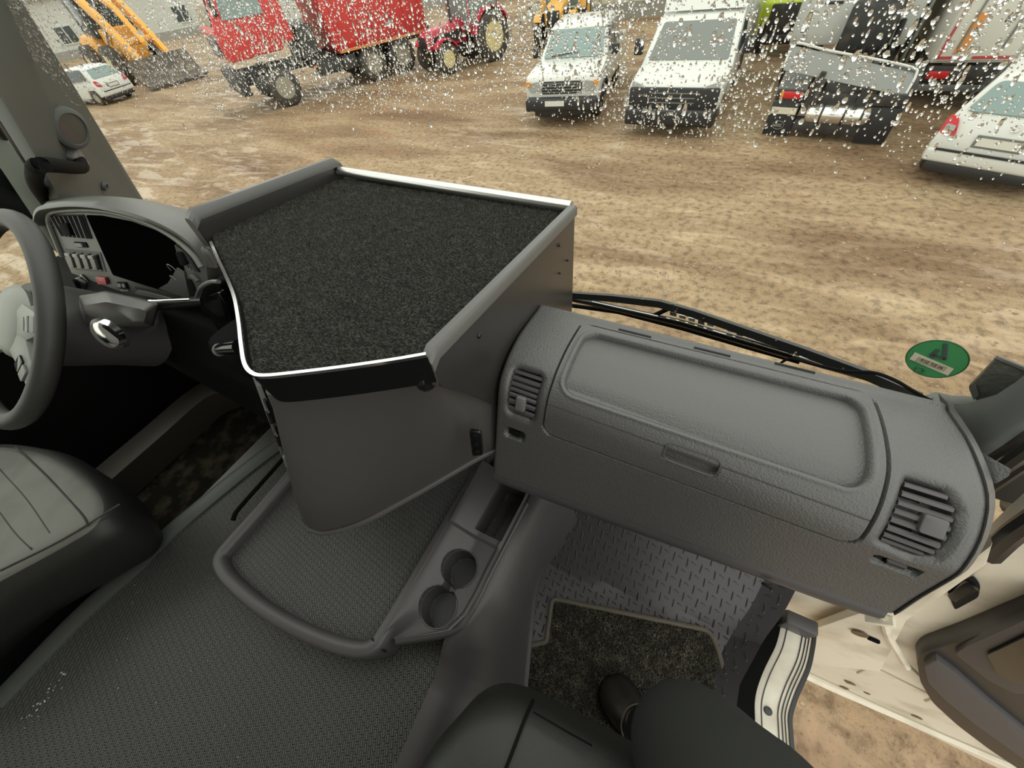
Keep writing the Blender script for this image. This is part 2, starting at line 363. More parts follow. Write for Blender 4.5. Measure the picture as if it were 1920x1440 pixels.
# ================================================================== PASSENGER DASHBOARD
_L = [(.548, -.60), (.535, -.50), (.510, -.459), (.487, -.456), (.44, -.450), (.403, -.449), (.367, -.456), (.344, -.467), (.326, -.481), (.314, -.498), (.303, -.525), (.292, -.554), (.270, -.612), (.247, -.668)]
_R = [(.575, -.62), (.560, -.53), (.535, -.489), (.515, -.486), (.46, -.472), (.41, -.466), (.372, -.468), (.344, -.480), (.324, -.495), (.309, -.513), (.300, -.530), (.293, -.555), (.281, -.600), (.266, -.648)]
def resamp(P, n=300):
    C = np.array([tuple(v)[:2] for v in catmull([(a, b, 0) for a, b in P], 24)]); return C
_LC, _RC = resamp(_L), resamp(_R)
_arc = np.r_[0, np.cumsum(np.linalg.norm(np.diff((_LC+_RC)/2, axis=0), axis=1))]; SMAX = _arc[-1]
XL, XR = -.152, .285
def S(x, s):
    i = np.interp(s, _arc, np.arange(len(_arc))); j = int(min(max(i, 0), len(_arc)-2)); t = i-j
    a = _LC[j]*(1-t)+_LC[j+1]*t; b = _RC[j]*(1-t)+_RC[j+1]*t; w = (x-XL)/(XR-XL); p = a*(1-w)+b*w
    return Vector((x, p[0], p[1]))
def SN(x, s):                               # outward normal
    t = S(x, s+.002)-S(x, s-.002); e = S(x+.002, s)-S(x-.002, s); n = e.cross(t).normalized()
    return n if n.dot(Vector((0, -.5, 1))) > 0 else -n
def SO(x, s, d): return S(x, s)-SN(x, s)*d  # d metres below the skin
def inv(px, py):                            # pixel of the photograph -> (x, s) on the skin
    r = ray(px, py); x = .05; s = .2
    for _ in range(25):
        w = (x-XL)/(XR-XL); C = _LC*(1-w)+_RC*w
        k = np.arctan2(C[:, 1], C[:, 0])-math.atan2(r.z, r.y)
        z = np.where(np.diff(np.sign(k)) != 0)[0]
        i = z[-1] if len(z) else int(np.argmin(abs(k)))
        t = k[i]/(k[i]-k[i+1]) if i+1 < len(k) and k[i] != k[i+1] else 0
        s = _arc[i]+(_arc[min(i+1, len(_arc)-1)]-_arc[i])*t; y = C[i, 0]+(C[min(i+1, len(C)-1), 0]-C[i, 0])*t; x = .5*x+.5*r.x*y/r.y
    return x, s
def sdpoly(p, P, r=0):
    """signed distance to polygon (inside negative)"""
    d = 1e9; ins = False; n = len(P); x, y = p
    for i in range(n):
        ax, ay = P[i-1]; bx, by = P[i]; ex, ey = bx-ax, by-ay; t = max(0, min(1, ((x-ax)*ex+(y-ay)*ey)/(ex*ex+ey*ey)))
        d = min(d, math.hypot(x-ax-ex*t, y-ay-ey*t))
        if (ay > y) != (by > y) and x < (bx-ax)*(y-ay)/(by-ay)+ax: ins = not ins
    return (-d if ins else d)-r
def sdrr(p, c, h, r):
    qx, qy = abs(p[0]-c[0])-h[0]+r, abs(p[1]-c[1])-h[1]+r
    return math.hypot(max(qx, 0), max(qy, 0))+min(max(qx, qy), 0)-r
def sst(a, b, x): t = max(0, min(1, (x-a)/(b-a))); return t*t*(3-2*t)

s_top = inv(1092, 607)[1]; s_mid = .5*(inv(1022, 768)[1]+inv(1640, 962)[1]); s_bot = .5*(inv(1017, 822)[1]+inv(1612, 1016)[1])
DX0, DX1 = -.243, .384
ventL = [inv(*p) for p in ((968, 690), (1012, 702), (1003, 788), (950, 776))]
xa = sum(ventL[i][0] for i in (0, 3))/2; xb = sum(ventL[i][0] for i in (1, 2))/2; sa = (ventL[0][1]+ventL[1][1])/2; sb = (ventL[2][1]+ventL[3][1])/2
VL = ((xa+xb)/2, (sa+sb)/2), ((xb-xa)/2, (sb-sa)/2)
VRp = [inv(*p) for p in ((1712, 905), (1770, 925), (1786, 958), (1772, 1008), (1742, 1042), (1712, 1040), (1664, 1018), (1690, 965))]
WL = inv(965, 815); WR = inv(1680, 1062)
def dash_disp(x, s):
    d = 0
    q = max(XL-x, x-XR, s_top-.004-s, s-s_bot)
    qr = sdrr((x, s), ((XL+XR)/2, (s_top+s_bot)/2), ((XR-XL)/2, (s_bot-s_top)/2), .018)
    d = max(d, .010*(1-sst(-.0005, .0015, qr)))
    v = sdrr((x, s), VL[0], VL[1], .010); d = max(d, .035*(1-sst(-.001, .002, v)), .006*(1-sst(-.001, .010, v)))
    if x > XR: v = sdpoly((x, s), VRp, .004); d = max(d, .035*(1-sst(-.001, .002, v)), .007*(1-sst(-.001, .011, v)))
    for c, hw in ((WL, .018), (WR, .022)):
        v = sdrr((x, s), c, (hw, .0075), .004); d = max(d, .008*(1-sst(-.0005, .002, v)))
    e = DX1-x
    if e < .012: d += .012-math.sqrt(max(0, .012**2-(.012-e)**2))
    e = x-DX0
    if e < .008: d += .008-math.sqrt(max(0, .008**2-(.008-e)**2))
    return d
dash = thing('dashboard', 'grained grey passenger dashboard with moulded tray and two air vents', 'dashboard')
NXg, NSg = 190, 150
bodym = MB().grid(lambda u, v: SO(DX0+(DX1-DX0)*u, SMAX*v, dash_disp(DX0+(DX1-DX0)*u, SMAX*v)), NXg, NSg)
obj('body', bodym, M_dash, dash, smooth=50)
for x0, nm in ((DX0+.001, 0), (DX1-.001, 1)):
    ring = [SO(x0, SMAX*k/40, .010) for k in range(41)]+[Vector((x0, .55, -.66))]
    obj('end_panel', MB().prism(ring, (.002, 0, 0)), M_dash, dash)
# upper lid with the moulded tray
tc_ = [inv(*p) for p in ((1100, 628), (1590, 745), (1625, 890), (1068, 728))]
tx0 = (tc_[0][0]+tc_[3][0])/2-.010; tx1 = (tc_[1][0]+tc_[2][0])/2+.012; ts0 = (tc_[0][1]+tc_[1][1])/2-.010; ts1 = (tc_[2][1]+tc_[3][1])/2+.018
SLOTS = [inv(*q) for q in ((1190, 625), (1335, 660), (1490, 690))]
def lid_pt(x, s):
    p = S(x, s); q = sdrr((x, s), ((tx0+tx1)/2, (ts0+ts1)/2), ((tx1-tx0)/2, (ts1-ts0)/2), .026)
    k = 1-sst(-.0085, -.001, q)
    w = (x-XL)/(XR-XL); zf = (-.4685)*(1-w)+(-.4875)*w-.045*(p.y-.43)*0
    a = S(x, ts0); b = S(x, ts1); t = (p.y-b.y)/(a.y-b.y); zf = b.z-.003+(a.z-.017-b.z)*sst(-.6, .75, t)*1.0; edge_ = math.exp(-((q-.002)/.0022)**2)*.0016; p = p+SN(x, s)*edge_
    for c in SLOTS:                         # three drain slots on the rear rim
        if sdrr((x, s), c, (.028, .0022), .002) < 0: return p-SN(x, s)*.005
    if k > 0: p = Vector((p.x, p.y, p.z*(1-k)+min(zf, p.z+.004)*k))
    return p
e = .0018
def shell(fn, nu, nv, vec): return MB().slab(fn, nu, nv, vec)
lid = obj('storage_lid', MB().slab(lambda u, v: lid_pt(XL+e+(XR-XL-2*e)*u, s_top+(s_mid-e/2-s_top)*v), 190, 110, (0, .0, -.008)), M_dash, dash, smooth=50)
def drawer_pt(u, v):
    s = s_mid+e/2+(s_bot-e-s_mid)*v; c = .018; k = s-(s_bot-e-c); ins = c-math.sqrt(max(0, c*c-k*k)) if k > 0 else 0
    x = XL+e+ins+(XR-XL-2*e-2*ins)*u; d = 0
    v2 = sdrr((x, s), HD, (.036, .0135), .007); d = .022*(1-sst(-.001, .0015, v2))
    return SO(x, s, d)
HD = inv(1296, 862)
drw = obj('glove_drawer', MB().slab(drawer_pt, 150, 40, (0, .006, -.002)), M_dash, dash, smooth=50)
fr = []
for k in range(33):
    a = 2*math.pi*k/32; cx_, sx_ = math.cos(a), math.sin(a)
    fr.append(SO(HD[0]+.037*math.copysign(abs(cx_)**.35, cx_), HD[1]+.0145*math.copysign(abs(sx_)**.45, sx_), -.0006))
obj('handle_rim', MB().tube(fr[:-1], .0013, 6, True), M_smooth, drw)
for c, hw in ((inv(1190, 625), .028), (inv(1335, 660), .028), (inv(1490, 690), .028)):
    obj('slot', MB().prism([SO(c[0]+a*hw, c[1]+b*.0020, -.0008) for a, b in ((-1, -1), (1, -1), (1, 1), (-1, 1))], (0, 0, -.001)), M_void, lid)  # raised near-black strip stands in for the shade inside each slot
# vents
def vent(xr, s0, s1, n, tabx, tabs, tw):
    t = bpy.data.objects.new('air_vent', None)
    bk = MB().prism([SO(*p, .030) for p in ((xr(s0)[0]-.004, s0-.004), (xr(s0)[1]+.004, s0-.004), (xr(s1)[1]+.004, s1+.004), (xr(s1)[0]-.004, s1+.004))], (0, .001, 0))
    v = obj('air_vent', bk, M_void, dash)
    for k in range(n):
        s = s0+(s1-s0)*(k+.5)/n; a, b = xr(s); h = (s1-s0)/n*.30
        pts = lambda x: [SO(x, s-h, .007), SO(x, s-h*.2, .004), SO(x, s+h, .0045), SO(x, s+h*1.05, .007), SO(x, s+.3*h, .012)]
        obj('slat', MB().loft([pts(a+(b-a)*i/6) for i in range(7)]), M_console, v, smooth=40)
    obj('vent_tab', MB().prism(roundpoly([SO(tabx+i*tw, tabs+j*.011, -.001) for i, j in ((-1, -1), (1, -1), (1, 1), (-1, 1))], .004), SN(tabx, tabs)*-.012), M_grey if n == 7 else M_smooth, v, bevel=.0015)
    return v
xm, sm = VL[0]; hx, hs = VL[1]
tl = inv(975, 758)
vent(lambda s: (xm-hx-.001, xm+hx+.001), sm-hs, sm+hs, 7, tl[0], tl[1], .0085)
VRs0, VRs1 = min(p[1] for p in VRp)-.003, max(p[1] for p in VRp)+.003
def vrx(s):
    xs = [x for x in np.linspace(XR, DX1, 160) if sdpoly((x, s), VRp, .004) < 0]
    return (min(xs)-.001, max(xs)+.001) if xs else (VRp[0][0], VRp[1][0])
tr_ = inv(1752, 988)
vent(vrx, VRs0, VRs1, 8, tr_[0], tr_[1], .012)
for c, hw in ((WL, .015), (WR, .019)):
    w = obj('vent_wheel', MB().prism([SO(c[0]+a*hw, c[1]+b*.0055, .0062) for a, b in ((-1, -1), (1, -1), (1, 1), (-1, 1))], (0, .004, 0)), M_void, dash)
    obj('thumb_wheel', MB().lathe([(.0055, -hw*.55), (.0065, -hw*.5), (.0065, hw*.5), (.0055, hw*.55)], SO(c[0], c[1], .007), (1, 0, 0), 16), M_gloss if hw > .016 else M_black, w)
# lower rounded trim under the dash
def lowz(x): w = (x-XL)/(XR-XL); return S(x, SMAX)
lp = [(.010, .004), (-.004, -.006), (-.010, -.018), (-.010, -.030), (-.002, -.055), (.010, -.072), (.04, -.078), (.25, -.060), (.25, .0)]
lt = []
for k in range(31):
    x = DX0+.004+(DX1-DX0-.012)*k/30; b = S(x, SMAX); q = max(0, x-.34)/.06; sh = 1-.75*q*q; bb = b+Vector((0, .006, 0))
    lt.append([Vector((x+.0, bb.y+dy, bb.z+dz*sh)) for dy, dz in lp])
low = obj('lower_trim', MB().loft(lt), M_console, dash, smooth=40)
for px, py in ((1043, 940), (1440, 1096)):
    p = PP(px, py, S(.05, SMAX)+Vector((0, .001, -.035)), (0, -1, -.25))
    obj('screw_hole', MB().lathe([(.0085, 0), (.0085, .003), (.0065, .004), (.006, .001)], p+Vector((0, .0, 0)), (0, -1, -.25), 16, True), M_void, low)
# outer end flange at the door side
fl_pts = [SO(DX1-.004, SMAX*(.28+.72*k/24), -.001) for k in range(25)]
obj('end_flange', MB().loft([[p+Vector((0, .0, 0)), p+Vector((.011, .010, -.006)), p+Vector((.012, .03, -.012)), p+Vector((0, .03, -.012))] for p in fl_pts]), M_dash, dash, smooth=50)
tip = [PX(1828, 842, .392), PX(1897, 880, .405), PX(1893, 892, .405), PX(1866, 908, .398), PX(1835, 905, .392)]
obj('corner_tip', MB().prism(roundpoly(tip, .004), (0, .01, -.012)), M_dash, dash, bevel=.002)

# right pillar base trim
rp = thing('trim_2', 'grey foot of the right windscreen pillar beside the dash', '', kind='structure')
rr_ = []
for a, b in zip([(1722, 746), (1752, 754), (1810, 758), (1862, 744), (1905, 716), (1965, 665)], [(1800, 810), (1822, 848), (1845, 858), (1880, 835), (1930, 800), (1990, 760)]):
    A, B = PX(*a, .43), PX(*b, .455); m_ = (A+B)/2; o_ = Vector((-.5, -.6, .5)).normalized()
    rr_.append([A, A*.7+B*.3+o_*.008, m_+o_*.014, A*.25+B*.75+o_*.012, B, B+Vector((.04, .05, -.03)), A+Vector((.05, .06, -.03))])
obj('pillar_cover', MB().loft(rr_), M_pillar, rp, smooth=70)
dsr = MB()
for k, (m1, r1) in enumerate(((0, .010), (.02, .008))):
    dsr.tube([PX(1838, 905+k*22, .50+m1), PX(1900, 862+k*22, .48+m1), PX(1960, 820+k*24, .47+m1)], r1, 8)
dsr.prism([PX(1830, 850, .53), PX(1970, 775, .53), PX(1970, 850, .53), PX(1850, 930, .53)], (.03, 0, 0))
dsr.tube([PX(1855, 1020, .60), PX(1905, 985, .60), PX(1970, 935, .60)], .014, 8)
solo('door_seal', dsr, M_rubber, 'black door seal below the right pillar foot', 'seal')

# ================================================================== DASH TABLE
SZ = lambda y: -.311-.092*(y-.22)
def PT(px, py, dz=0):                       # onto the sloping table top
    return PP(px, py, (0, .22, -.311+dz), (0, .092, 1))
tab = thing('dash_table', 'black carpeted table with raised side boards on the engine dash', 'table')
edge_px = [(402, 462), (415, 492), (432, 528), (447, 565), (456, 610), (461, 650), (468, 690), (482, 709), (505, 714), (560, 709), (650, 698), (740, 685), (803, 674)]
edge = catmull([PT(*p) for p in edge_px], 4)
top = edge+[Vector((-.262, .222, SZ(.222))), Vector((-.247, .672, SZ(.672))), Vector((-.886, .700, SZ(.700))), Vector((-.888, .345, SZ(.345)))]
obj('table_top', MB().prism([p-Vector((0, 0, .012)) for p in top], (0, 0, -.018)), M_board, tab)
cm = obj('carpet', MB().prism([p-Vector((0, 0, .004)) for p in top], (0, 0, -.008)), M_carpet, tab, label='black pile carpet on the table top')
def fibres(poly, n, zf, hmin, hmax, w):
    P = [(p[0], p[1]) for p in poly]; x0, x1 = min(p[0] for p in P), max(p[0] for p in P); y0, y1 = min(p[1] for p in P), max(p[1] for p in P)
    px = np.array([p[0] for p in P]); py = np.array([p[1] for p in P]); k = int(n*1.6)
    X = RNG.uniform(x0, x1, k); Y = RNG.uniform(y0, y1, k); ins = np.zeros(k, bool); j = len(P)-1
    for i in range(len(P)):
        with np.errstate(divide='ignore', invalid='ignore'):
            c = ((py[i] > Y) != (py[j] > Y)) & (X < (px[j]-px[i])*(Y-py[i])/(py[j]-py[i])+px[i])
        ins ^= c; j = i
    X, Y = X[ins][:n], Y[ins][:n]; n = len(X); Z = zf(X, Y); a = RNG.uniform(0, 6.28, n); l = RNG.uniform(hmin, hmax, n); b = RNG.uniform(0, 6.28, n)
    V = np.empty((n, 3, 3)); V[:, 0] = np.stack([X-w*np.cos(a), Y-w*np.sin(a), Z], 1); V[:, 1] = np.stack([X+w*np.cos(a), Y+w*np.sin(a), Z], 1)
    V[:, 2] = np.stack([X+l*.75*np.cos(b), Y+l*.75*np.sin(b), Z+l], 1)
    m = MB(); m.v = [tuple(p) for p in V.reshape(-1, 3)]; m.f = [(3*i, 3*i+1, 3*i+2) for i in range(n)]; return m
cen = Vector((-.52, .43, 0)); inner = [p+(cen-p).normalized()*.009 for p in top]
obj('carpet_pile', fibres(inner, 42000, lambda x, y: -.311-.092*(y-.22)-.006, .003, .007, .0009), M_fibre, cm, kind='stuff', smooth=0)
obj('edge_band', MB().band([p+Vector((0, 0, -.040)) for p in edge], (.003, .046), (0, 0, 1)), M_black, tab, smooth=50, label='black curved rear lip')
obj('lip_strip', MB().band([p+Vector((0, 0, .006)) for p in edge], (.0046, .0045), (0, 0, 1)), M_chrome, tab, smooth=50, label='bright strip along the rear lip')
rb = [Vector((-.252, .214, 0)), Vector((-.236, .668, 0))]; ud = (rb[1]-rb[0]).normalized()
def RBp(u, z): p = rb[0]+ud*u; return Vector((p.x, p.y, z))
board = [RBp(.012, -.312), RBp(.454, -.348), RBp(.454, -.60), RBp(.10, -.54), RBp(.045, -.44), RBp(.0, -.37), RBp(-.004, -.345)]
sb_ = obj('side_board', MB().prism(roundpoly(board, [.02, .004, .004, .01, .02, .02, .02]), (-.010, 0, 0)), M_board, tab, label='dark laminated board on the passenger side', bevel=.0006)
obj('top_trim', MB().band([RBp(-.006, -.350)+Vector((-.006, 0, 0)), RBp(-.004, -.322)+Vector((-.006, 0, 0)), RBp(.012, -.312)+Vector((-.006, 0, 0)), RBp(.2, -.3275)+Vector((-.006, 0, 0)), RBp(.458, -.349)+Vector((-.006, 0, 0))], None, (0, 0, 1), prof=[(-.009, -.012), (.009, -.012), (.0095, .002), (.006, .007), (-.006, .007), (-.0095, .002)]), M_edge, sb_, smooth=40)
for px, py, r_ in ((898, 629, .0045), (1048, 459, .0038), (1064, 488, .0022), (1049, 512, .0022)):
    p = PP(px, py, rb[0], (ud.y, -ud.x, 0))
    obj('bolt', MB().lathe([(r_, -.001), (r_, .0015), (r_*.7, .003), (r_*.2, .0034)], p, (1, -.03, 0), 12), M_screw, sb_)
obj('end_cap', MB().lathe([(.016, -.007), (.019, -.003), (.019, .003), (.016, .007)], RBp(-.003, -.353)+Vector((-.016, 0, 0)), (1, 0, 0), 20), M_gloss, sb_)
lb = MB().prism(roundpoly([Vector((-.888, .330, -.285)), Vector((-.888, .712, -.330)), Vector((-.888, .712, -.42)), Vector((-.888, .33, -.36))], .018), (-.010, 0, 0))
sb2 = obj('side_board', lb, M_board, tab, bevel=.0006)
obj('top_trim', MB().band([Vector((-.893, .326, -.33)), Vector((-.893, .328, -.292)), Vector((-.893, .345, -.281)), Vector((-.893, .5, -.299)), Vector((-.893, .70, -.322)), Vector((-.893, .716, -.335))], None, (0, 0, 1), prof=[(-.010, -.012), (.010, -.012), (.0105, .002), (.006, .008), (-.006, .008), (-.0105, .002)]), M_edge, sb2, smooth=40)
obj('front_rail', MB().tube([Vector((-.884, .702, -.346)), Vector((-.246, .674, -.349))], .012, 12), M_alu, tab, label='silver tube along the front edge')

# ================================================================== CENTRE DASH COLUMN
cz = [-.352, -.38, -.45, -.55, -.625, -.650, -.656]
top_c = [(-.268, .30), (-.282, .222), (-.33, .176), (-.39, .140), (-.43, .116), (-.452, .106), (-.466, .112), (-.472, .126)]
bot_c = [(-.246, .268), (-.272, .238), (-.340, .132), (-.402, .044), (-.452, .000), (-.488, -.010), (-.512, .004), (-.520, .024)]
ins = [0, 0, 0, 0, .004, .016, .034]
col = thing('centre_console', 'dark curved dash column hanging below the carpeted table', 'console')
rg = []
for z, i_ in zip(cz, ins):
    w = min(1, max(0, (-.36-z)/.29)); r_ = catmull([Vector((a[0]*(1-w)+b[0]*w, a[1]*(1-w)+b[1]*w+i_*.9, z)) for a, b in zip(top_c, bot_c)], 6)
    zb_ = min(z, -.375); rg.append(r_+[Vector((-.55, .45, zb_)), Vector((-.255, .45, zb_))])
obj('column_shell', MB().loft(rg), M_smooth, col, smooth=60)
lipc = catmull([Vector((a, b+.012, -.646)) for a, b in bot_c[:6]], 5)
obj('lower_lip', MB().tube(lipc, .006, 8), M_smooth, col)
# driver facing switch panel, a ribbon running forward from the corner
pn_t = [(-.472, .120), (-.52, .150), (-.62, .215), (-.74, .275), (-.86, .33)]; pn_b = [(-.520, .022), (-.56, .055), (-.66, .12), (-.78, .19), (-.90, .26)]
pf = lambda u, v: (lambda a, b: a*(1-v)+b*v)(Vector((np.interp(u, [0, .25, .5, .75, 1], [q[0] for q in pn_t]), np.interp(u, [0, .25, .5, .75, 1], [q[1] for q in pn_t]), -.33)), Vector((np.interp(u, [0, .25, .5, .75, 1], [q[0] for q in pn_b]), np.interp(u, [0, .25, .5, .75, 1], [q[1] for q in pn_b]), -.65)))
sp_ = obj('switch_panel', MB().slab(lambda u, v: pf(u, v), 12, 8, (.03, .04, 0)), M_black, col, label='black switch panel facing the driver')
for i in range(3):
    for j in range(6):
        c = pf(.07+.10*i, .10+.15*j); d1 = (pf(.17+.1*i, .1+.15*j)-c).normalized(); d2 = (pf(.07+.1*i, .2+.15*j)-c).normalized(); n_ = d1.cross(d2)
        if n_.x > 0: n_ = -n_
        obj('rocker_switch', MB().prism(roundpoly([c+d1*a*.016+d2*b*.014 for a, b in ((-1, -1), (1, -1), (1, 1), (-1, 1))], .004), n_*.006), M_gloss if (i+j) % 3 else M_grey, sp_, bevel=.0015)
obj('trim_strip', MB().tube([pf(.02, v)+Vector((-.004, -.003, 0)) for v in np.linspace(.0, 1, 9)], .003, 8), M_chrome, sp_)
obj('trim_strip', MB().tube([pf(u, 1)+Vector((-.004, -.003, 0)) for u in np.linspace(0, .9, 9)], .002, 8), M_grey, sp_)
pt_ = Vector((-.70, .20, -.42))
obj('handset_holder', MB().loft([roundpoly([pt_+Vector((a*.055*k, b*.045*k, z)) for a, b in ((-1, -1), (1, -1), (1, 1), (-1, 1))], .03) for z, k in ((-.10, .6), (-.06, .95), (0, 1), (.012, .9))]), M_black, col, bevel=.003)
# socket panel next to the dash end
p = [PP(*q, (-.262, .232, -.5), (.3, -.9, .25)) for q in ((881, 802), (903, 806), (907, 848), (887, 850))]
sk = obj('switch_block', MB().prism(roundpoly(p, .004), (.002, -.006, .001)), M_gloss, col, bevel=.001)
for k in range(3):
    c = sum((p[i]*w for i, w in zip(range(4), ((.5*(5-2*k)/6), (.5*(5-2*k)/6), .5*(1+2*k)/6, .5*(1+2*k)/6))), Vector())
    obj('switch_cap', MB().lathe([(.006, 0), (.0055, .004), (.002, .005)], c+Vector((.001, -.006, .002)), (.3, -.9, .25), 14), M_black, sk)

# ================================================================== FLOOR TRAY AND CUP CONSOLE
ZR = -.872
tray = thing('storage_tray', 'dark open tray with ribbed mat and thick rounded rim on the floor', 'tray')
rim_px = [(560, 862), (535, 893), (480, 957), (425, 1018), (408, 1040), (408, 1058), (425, 1085), (478, 1132), (545, 1173), (620, 1205), (672, 1216), (700, 1207), (718, 1182), (770, 1095), (830, 993), (884, 902), (893, 886)]
rimc = catmull([PZ(a, b, ZR) for a, b in rim_px], 5)
prof = [(-.015, -.10), (.004, -.085), (.015, -.030), (.016, -.010), (.010, .0), (-.008, .0), (-.015, -.006), (-.017, -.03)]
# the sweep runs counter-clockwise from the left rear: outward is the positive side
rimm = MB().band(rimc, None, (0, 0, 1), prof=[(-a, b) for a, b in prof])
obj('rim', rimm, M_console, tray, smooth=60)
mt = [p for p in rimc]+[Vector((-.33, .46, ZR)), Vector((-.82, .46, ZR))]
obj('ribbed_mat', MB().prism([p-Vector((0, 0, .027)) for p in mt], (0, 0, -.01)), M_traymat, tray)
obj('joint_gap', MB().tube([PZ(697, 1197, ZR+.001), PZ(712, 1215, ZR-.008), PZ(724, 1222, ZR-.03)], .0022, 6), M_void, tray)
obj('side_loop', MB().tube(catmull([PZ(437, 975, -.95), PZ(447, 955, -.95), PZ(500, 895, -.95), PZ(540, 850, -.95)], 5), .006, 8), M_black, tray)

ZD = -.900
cup = thing('cup_holder_console', 'dark console with two joined cup wells and a deep pocket beside the tray', 'console')
lp_ = [PZ(*q, ZD) for q in ((722, 1203), (790, 1090), (850, 985), (902, 890))]; rp_ = [PZ(*q, ZD) for q in ((742, 1201), (845, 1184), (876, 1155), (897, 1118), (920, 1070), (985, 945))]
ly = [p.y for p in lp_]; lx = [p.x for p in lp_]; ry_ = [p.y for p in rp_]; rx_ = [p.x for p in rp_]
Y0, Y1 = rp_[0].y+.001, .33
c1, c2 = PZ(863, 1066, ZD), PZ(823, 1138, ZD)
pk0, pk1 = PZ(905, 1000, ZD).y, Y1-.012
def cup_pt(u, v):
    y = Y0+(Y1-Y0)*v; xl = np.interp(y, ly, lx); xr = np.interp(y, ry_, rx_); x = xl+(xr-xl)*u; d1 = math.hypot(x-c1.x, y-c1.y); d2 = math.hypot(x-c2.x, y-c2.y)
    h = .030*(1-sst(0, .55, u))*1.0         # left flank rises to the tray rim
    h += .010*sst(.90, .95, u)
    h -= .014*sst(.03, 0, y-pk0+.035)*0
    lv = -.0 if y < pk0-.02 else .010*sst(pk0-.02, pk0-.012, y)
    z = ZD+h+lv*(1-sst(.9, 1, u))
    k = max(1-sst(.0375, .0395, d1), 1-sst(.0375, .0395, d2))
    yb = (x-c1.x)*(c2.x-c1.x)+(y-c1.y)*(c2.y-c1.y); t = yb/((c2-c1).length**2)
    off = abs((x-c1.x)*(c2.y-c1.y)-(y-c1.y)*(c2.x-c1.x))/(c2-c1).length
    if 0 < t < 1: k = max(k, (1-sst(.013, .015, off))*.8)
    z = z*(1-k)+(ZD-.062)*k
    if y > pk0 and y < pk1: z -= .085*sst(.42, .46, u)*(1-sst(.93, .95, u))*sst(pk0, pk0+.004, y)
    return Vector((x, y, z))
obj('moulded_deck', MB().slab(cup_pt, 90, 190, (0, 0, -.012)), M_console, cup, smooth=50)
obj('pocket_mat', MB().prism([PZ(*q, -.972) for q in ((882, 995), (925, 1010), (965, 945), (905, 925))], (0, 0, .002)), M_traymat, cup)
obj('right_lip', MB().band(catmull([p+Vector((.004, 0, .004)) for p in rp_], 6), None, (0, 0, 1), prof=[(-.004, -.03), (.005, -.03), (.006, .006), (.002, .009), (-.004, .006)]), M_smooth, cup, smooth=60)
for c in (c1, c2):
    obj('cup_mat', MB().lathe([(.034, 0), (.034, .002), (.001, .0022)], Vector((c.x, c.y, ZD-.0615)), (0, 0, 1), 28), M_rubber, cup)
    obj('well_rim', MB().tube([Vector((c.x+.0395*math.cos(a), c.y+.0395*math.sin(a), ZD+.001)) for a in [math.atan2((c-(c1+c2)/2).y, (c-(c1+c2)/2).x)-2.35+4.7*k/24 for k in range(25)]], .0016, 6), M_smooth, cup)
# flank between console and passenger well
fk = thing('trim_3', 'smooth grey tunnel flank beside the passenger foot well', '', kind='structure')
bx = [PZ(*q, -1.235) for q in ((972, 1380), (985, 1300), (995, 1190), (1003, 1110), (1016, 1068), (1050, 1030), (1092, 990))]
by_, bxx = [p.y for p in bx], [p.x for p in bx]
rings = []
for k in range(41):
    y = -.75+1.13*k/40; xb = np.interp(y, by_, bxx); w = sst(-.10, -.02, y)
    T = Vector((np.interp(y, [-.75, -.25, -.05, .0, .07, .28], [-.225, -.236, -.245, -.228, -.207, -.205]), y, -.972*(1-w)+-.895*w))
    Rd = Vector((T.x+(.030 if w > .5 else .05), y, T.z-.012)); Bq = Vector((xb, y, -1.235 if y < .2 else -1.235+.3*(y-.2)))
    rings.append([T, T*.5+Rd*.5+Vector((0, 0, .006)), Rd, Rd*.75+Bq*.25+Vector((.018, 0, .012)), Rd*.4+Bq*.6+Vector((.014, 0, .0)), Bq+Vector((-.004, 0, .012)), Bq+Vector((.006, 0, .012)), Bq+Vector((.006, 0, -.02)), Vector((T.x, y, -1.26))])
obj('flank', MB().loft(rings), M_console, fk, smooth=70)

# ================================================================== FOOT MAT, SILL
fm = thing('foot_mat', 'grey black pile mat with serged edge in the passenger foot well', 'mat')
fp = roundpoly([PZ(*q, FL+.006) for q in ((1035, 1122), (1330, 1182), (1345, 1215), (1372, 1320), (1400, 1430), (960, 1430), (983, 1212), (1024, 1204))], [.015, .02, .02, .01, .01, .01, .008, .008], 4)
obj('pile_base', MB().prism(fp, (0, 0, -.006)), M_matcar, fm)
obj('pile', fibres(fp, 26000, lambda x, y: FL+.006+x*0, .004, .010, .0011), M_matfib, fm, kind='stuff', smooth=0)
obj('serged_edge', MB().tube([p+Vector((0, 0, .002)) for p in fp], .0065, 8, True), M_serge, fm)
sill = thing('door_sill', 'cream painted door sill strip with dark ridges', '', kind='structure')
scx = [(1495, 1170), (1491, 1196), (1482, 1232), (1460, 1280), (1447, 1322), (1447, 1362), (1452, 1440)]
sc_ = catmull([PZ(*q, -1.215) for q in scx], 6)
def sillp(P): return [(-q, h) for q, h in P]
obj('strip', MB().band(sc_, None, (0, 0, 1), prof=sillp([(-.034, -.05), (.034, -.05), (.034, .0), (.026, .004), (-.026, .004), (-.034, .0)])), M_cream, sill)
for q in (-.022, .012, .020, .0265):
    obj('ridge', MB().band(sc_, None, (0, 0, 1), prof=sillp([(q-.0012, 0), (q+.0012, 0), (q+.0008, .0062), (q-.0008, .0062)])), M_screw, sill)
obj('outer_seal', MB().band(sc_, None, (0, 0, 1), prof=sillp([(.034, -.012), (.042, -.012), (.042, .004), (.034, .004)])), M_rubber, sill)
obj('inner_seal', MB().band(sc_, None, (0, 0, 1), prof=sillp([(-.105, -.06), (-.034, -.06), (-.034, .0), (-.090, -.012)])), M_black, sill)
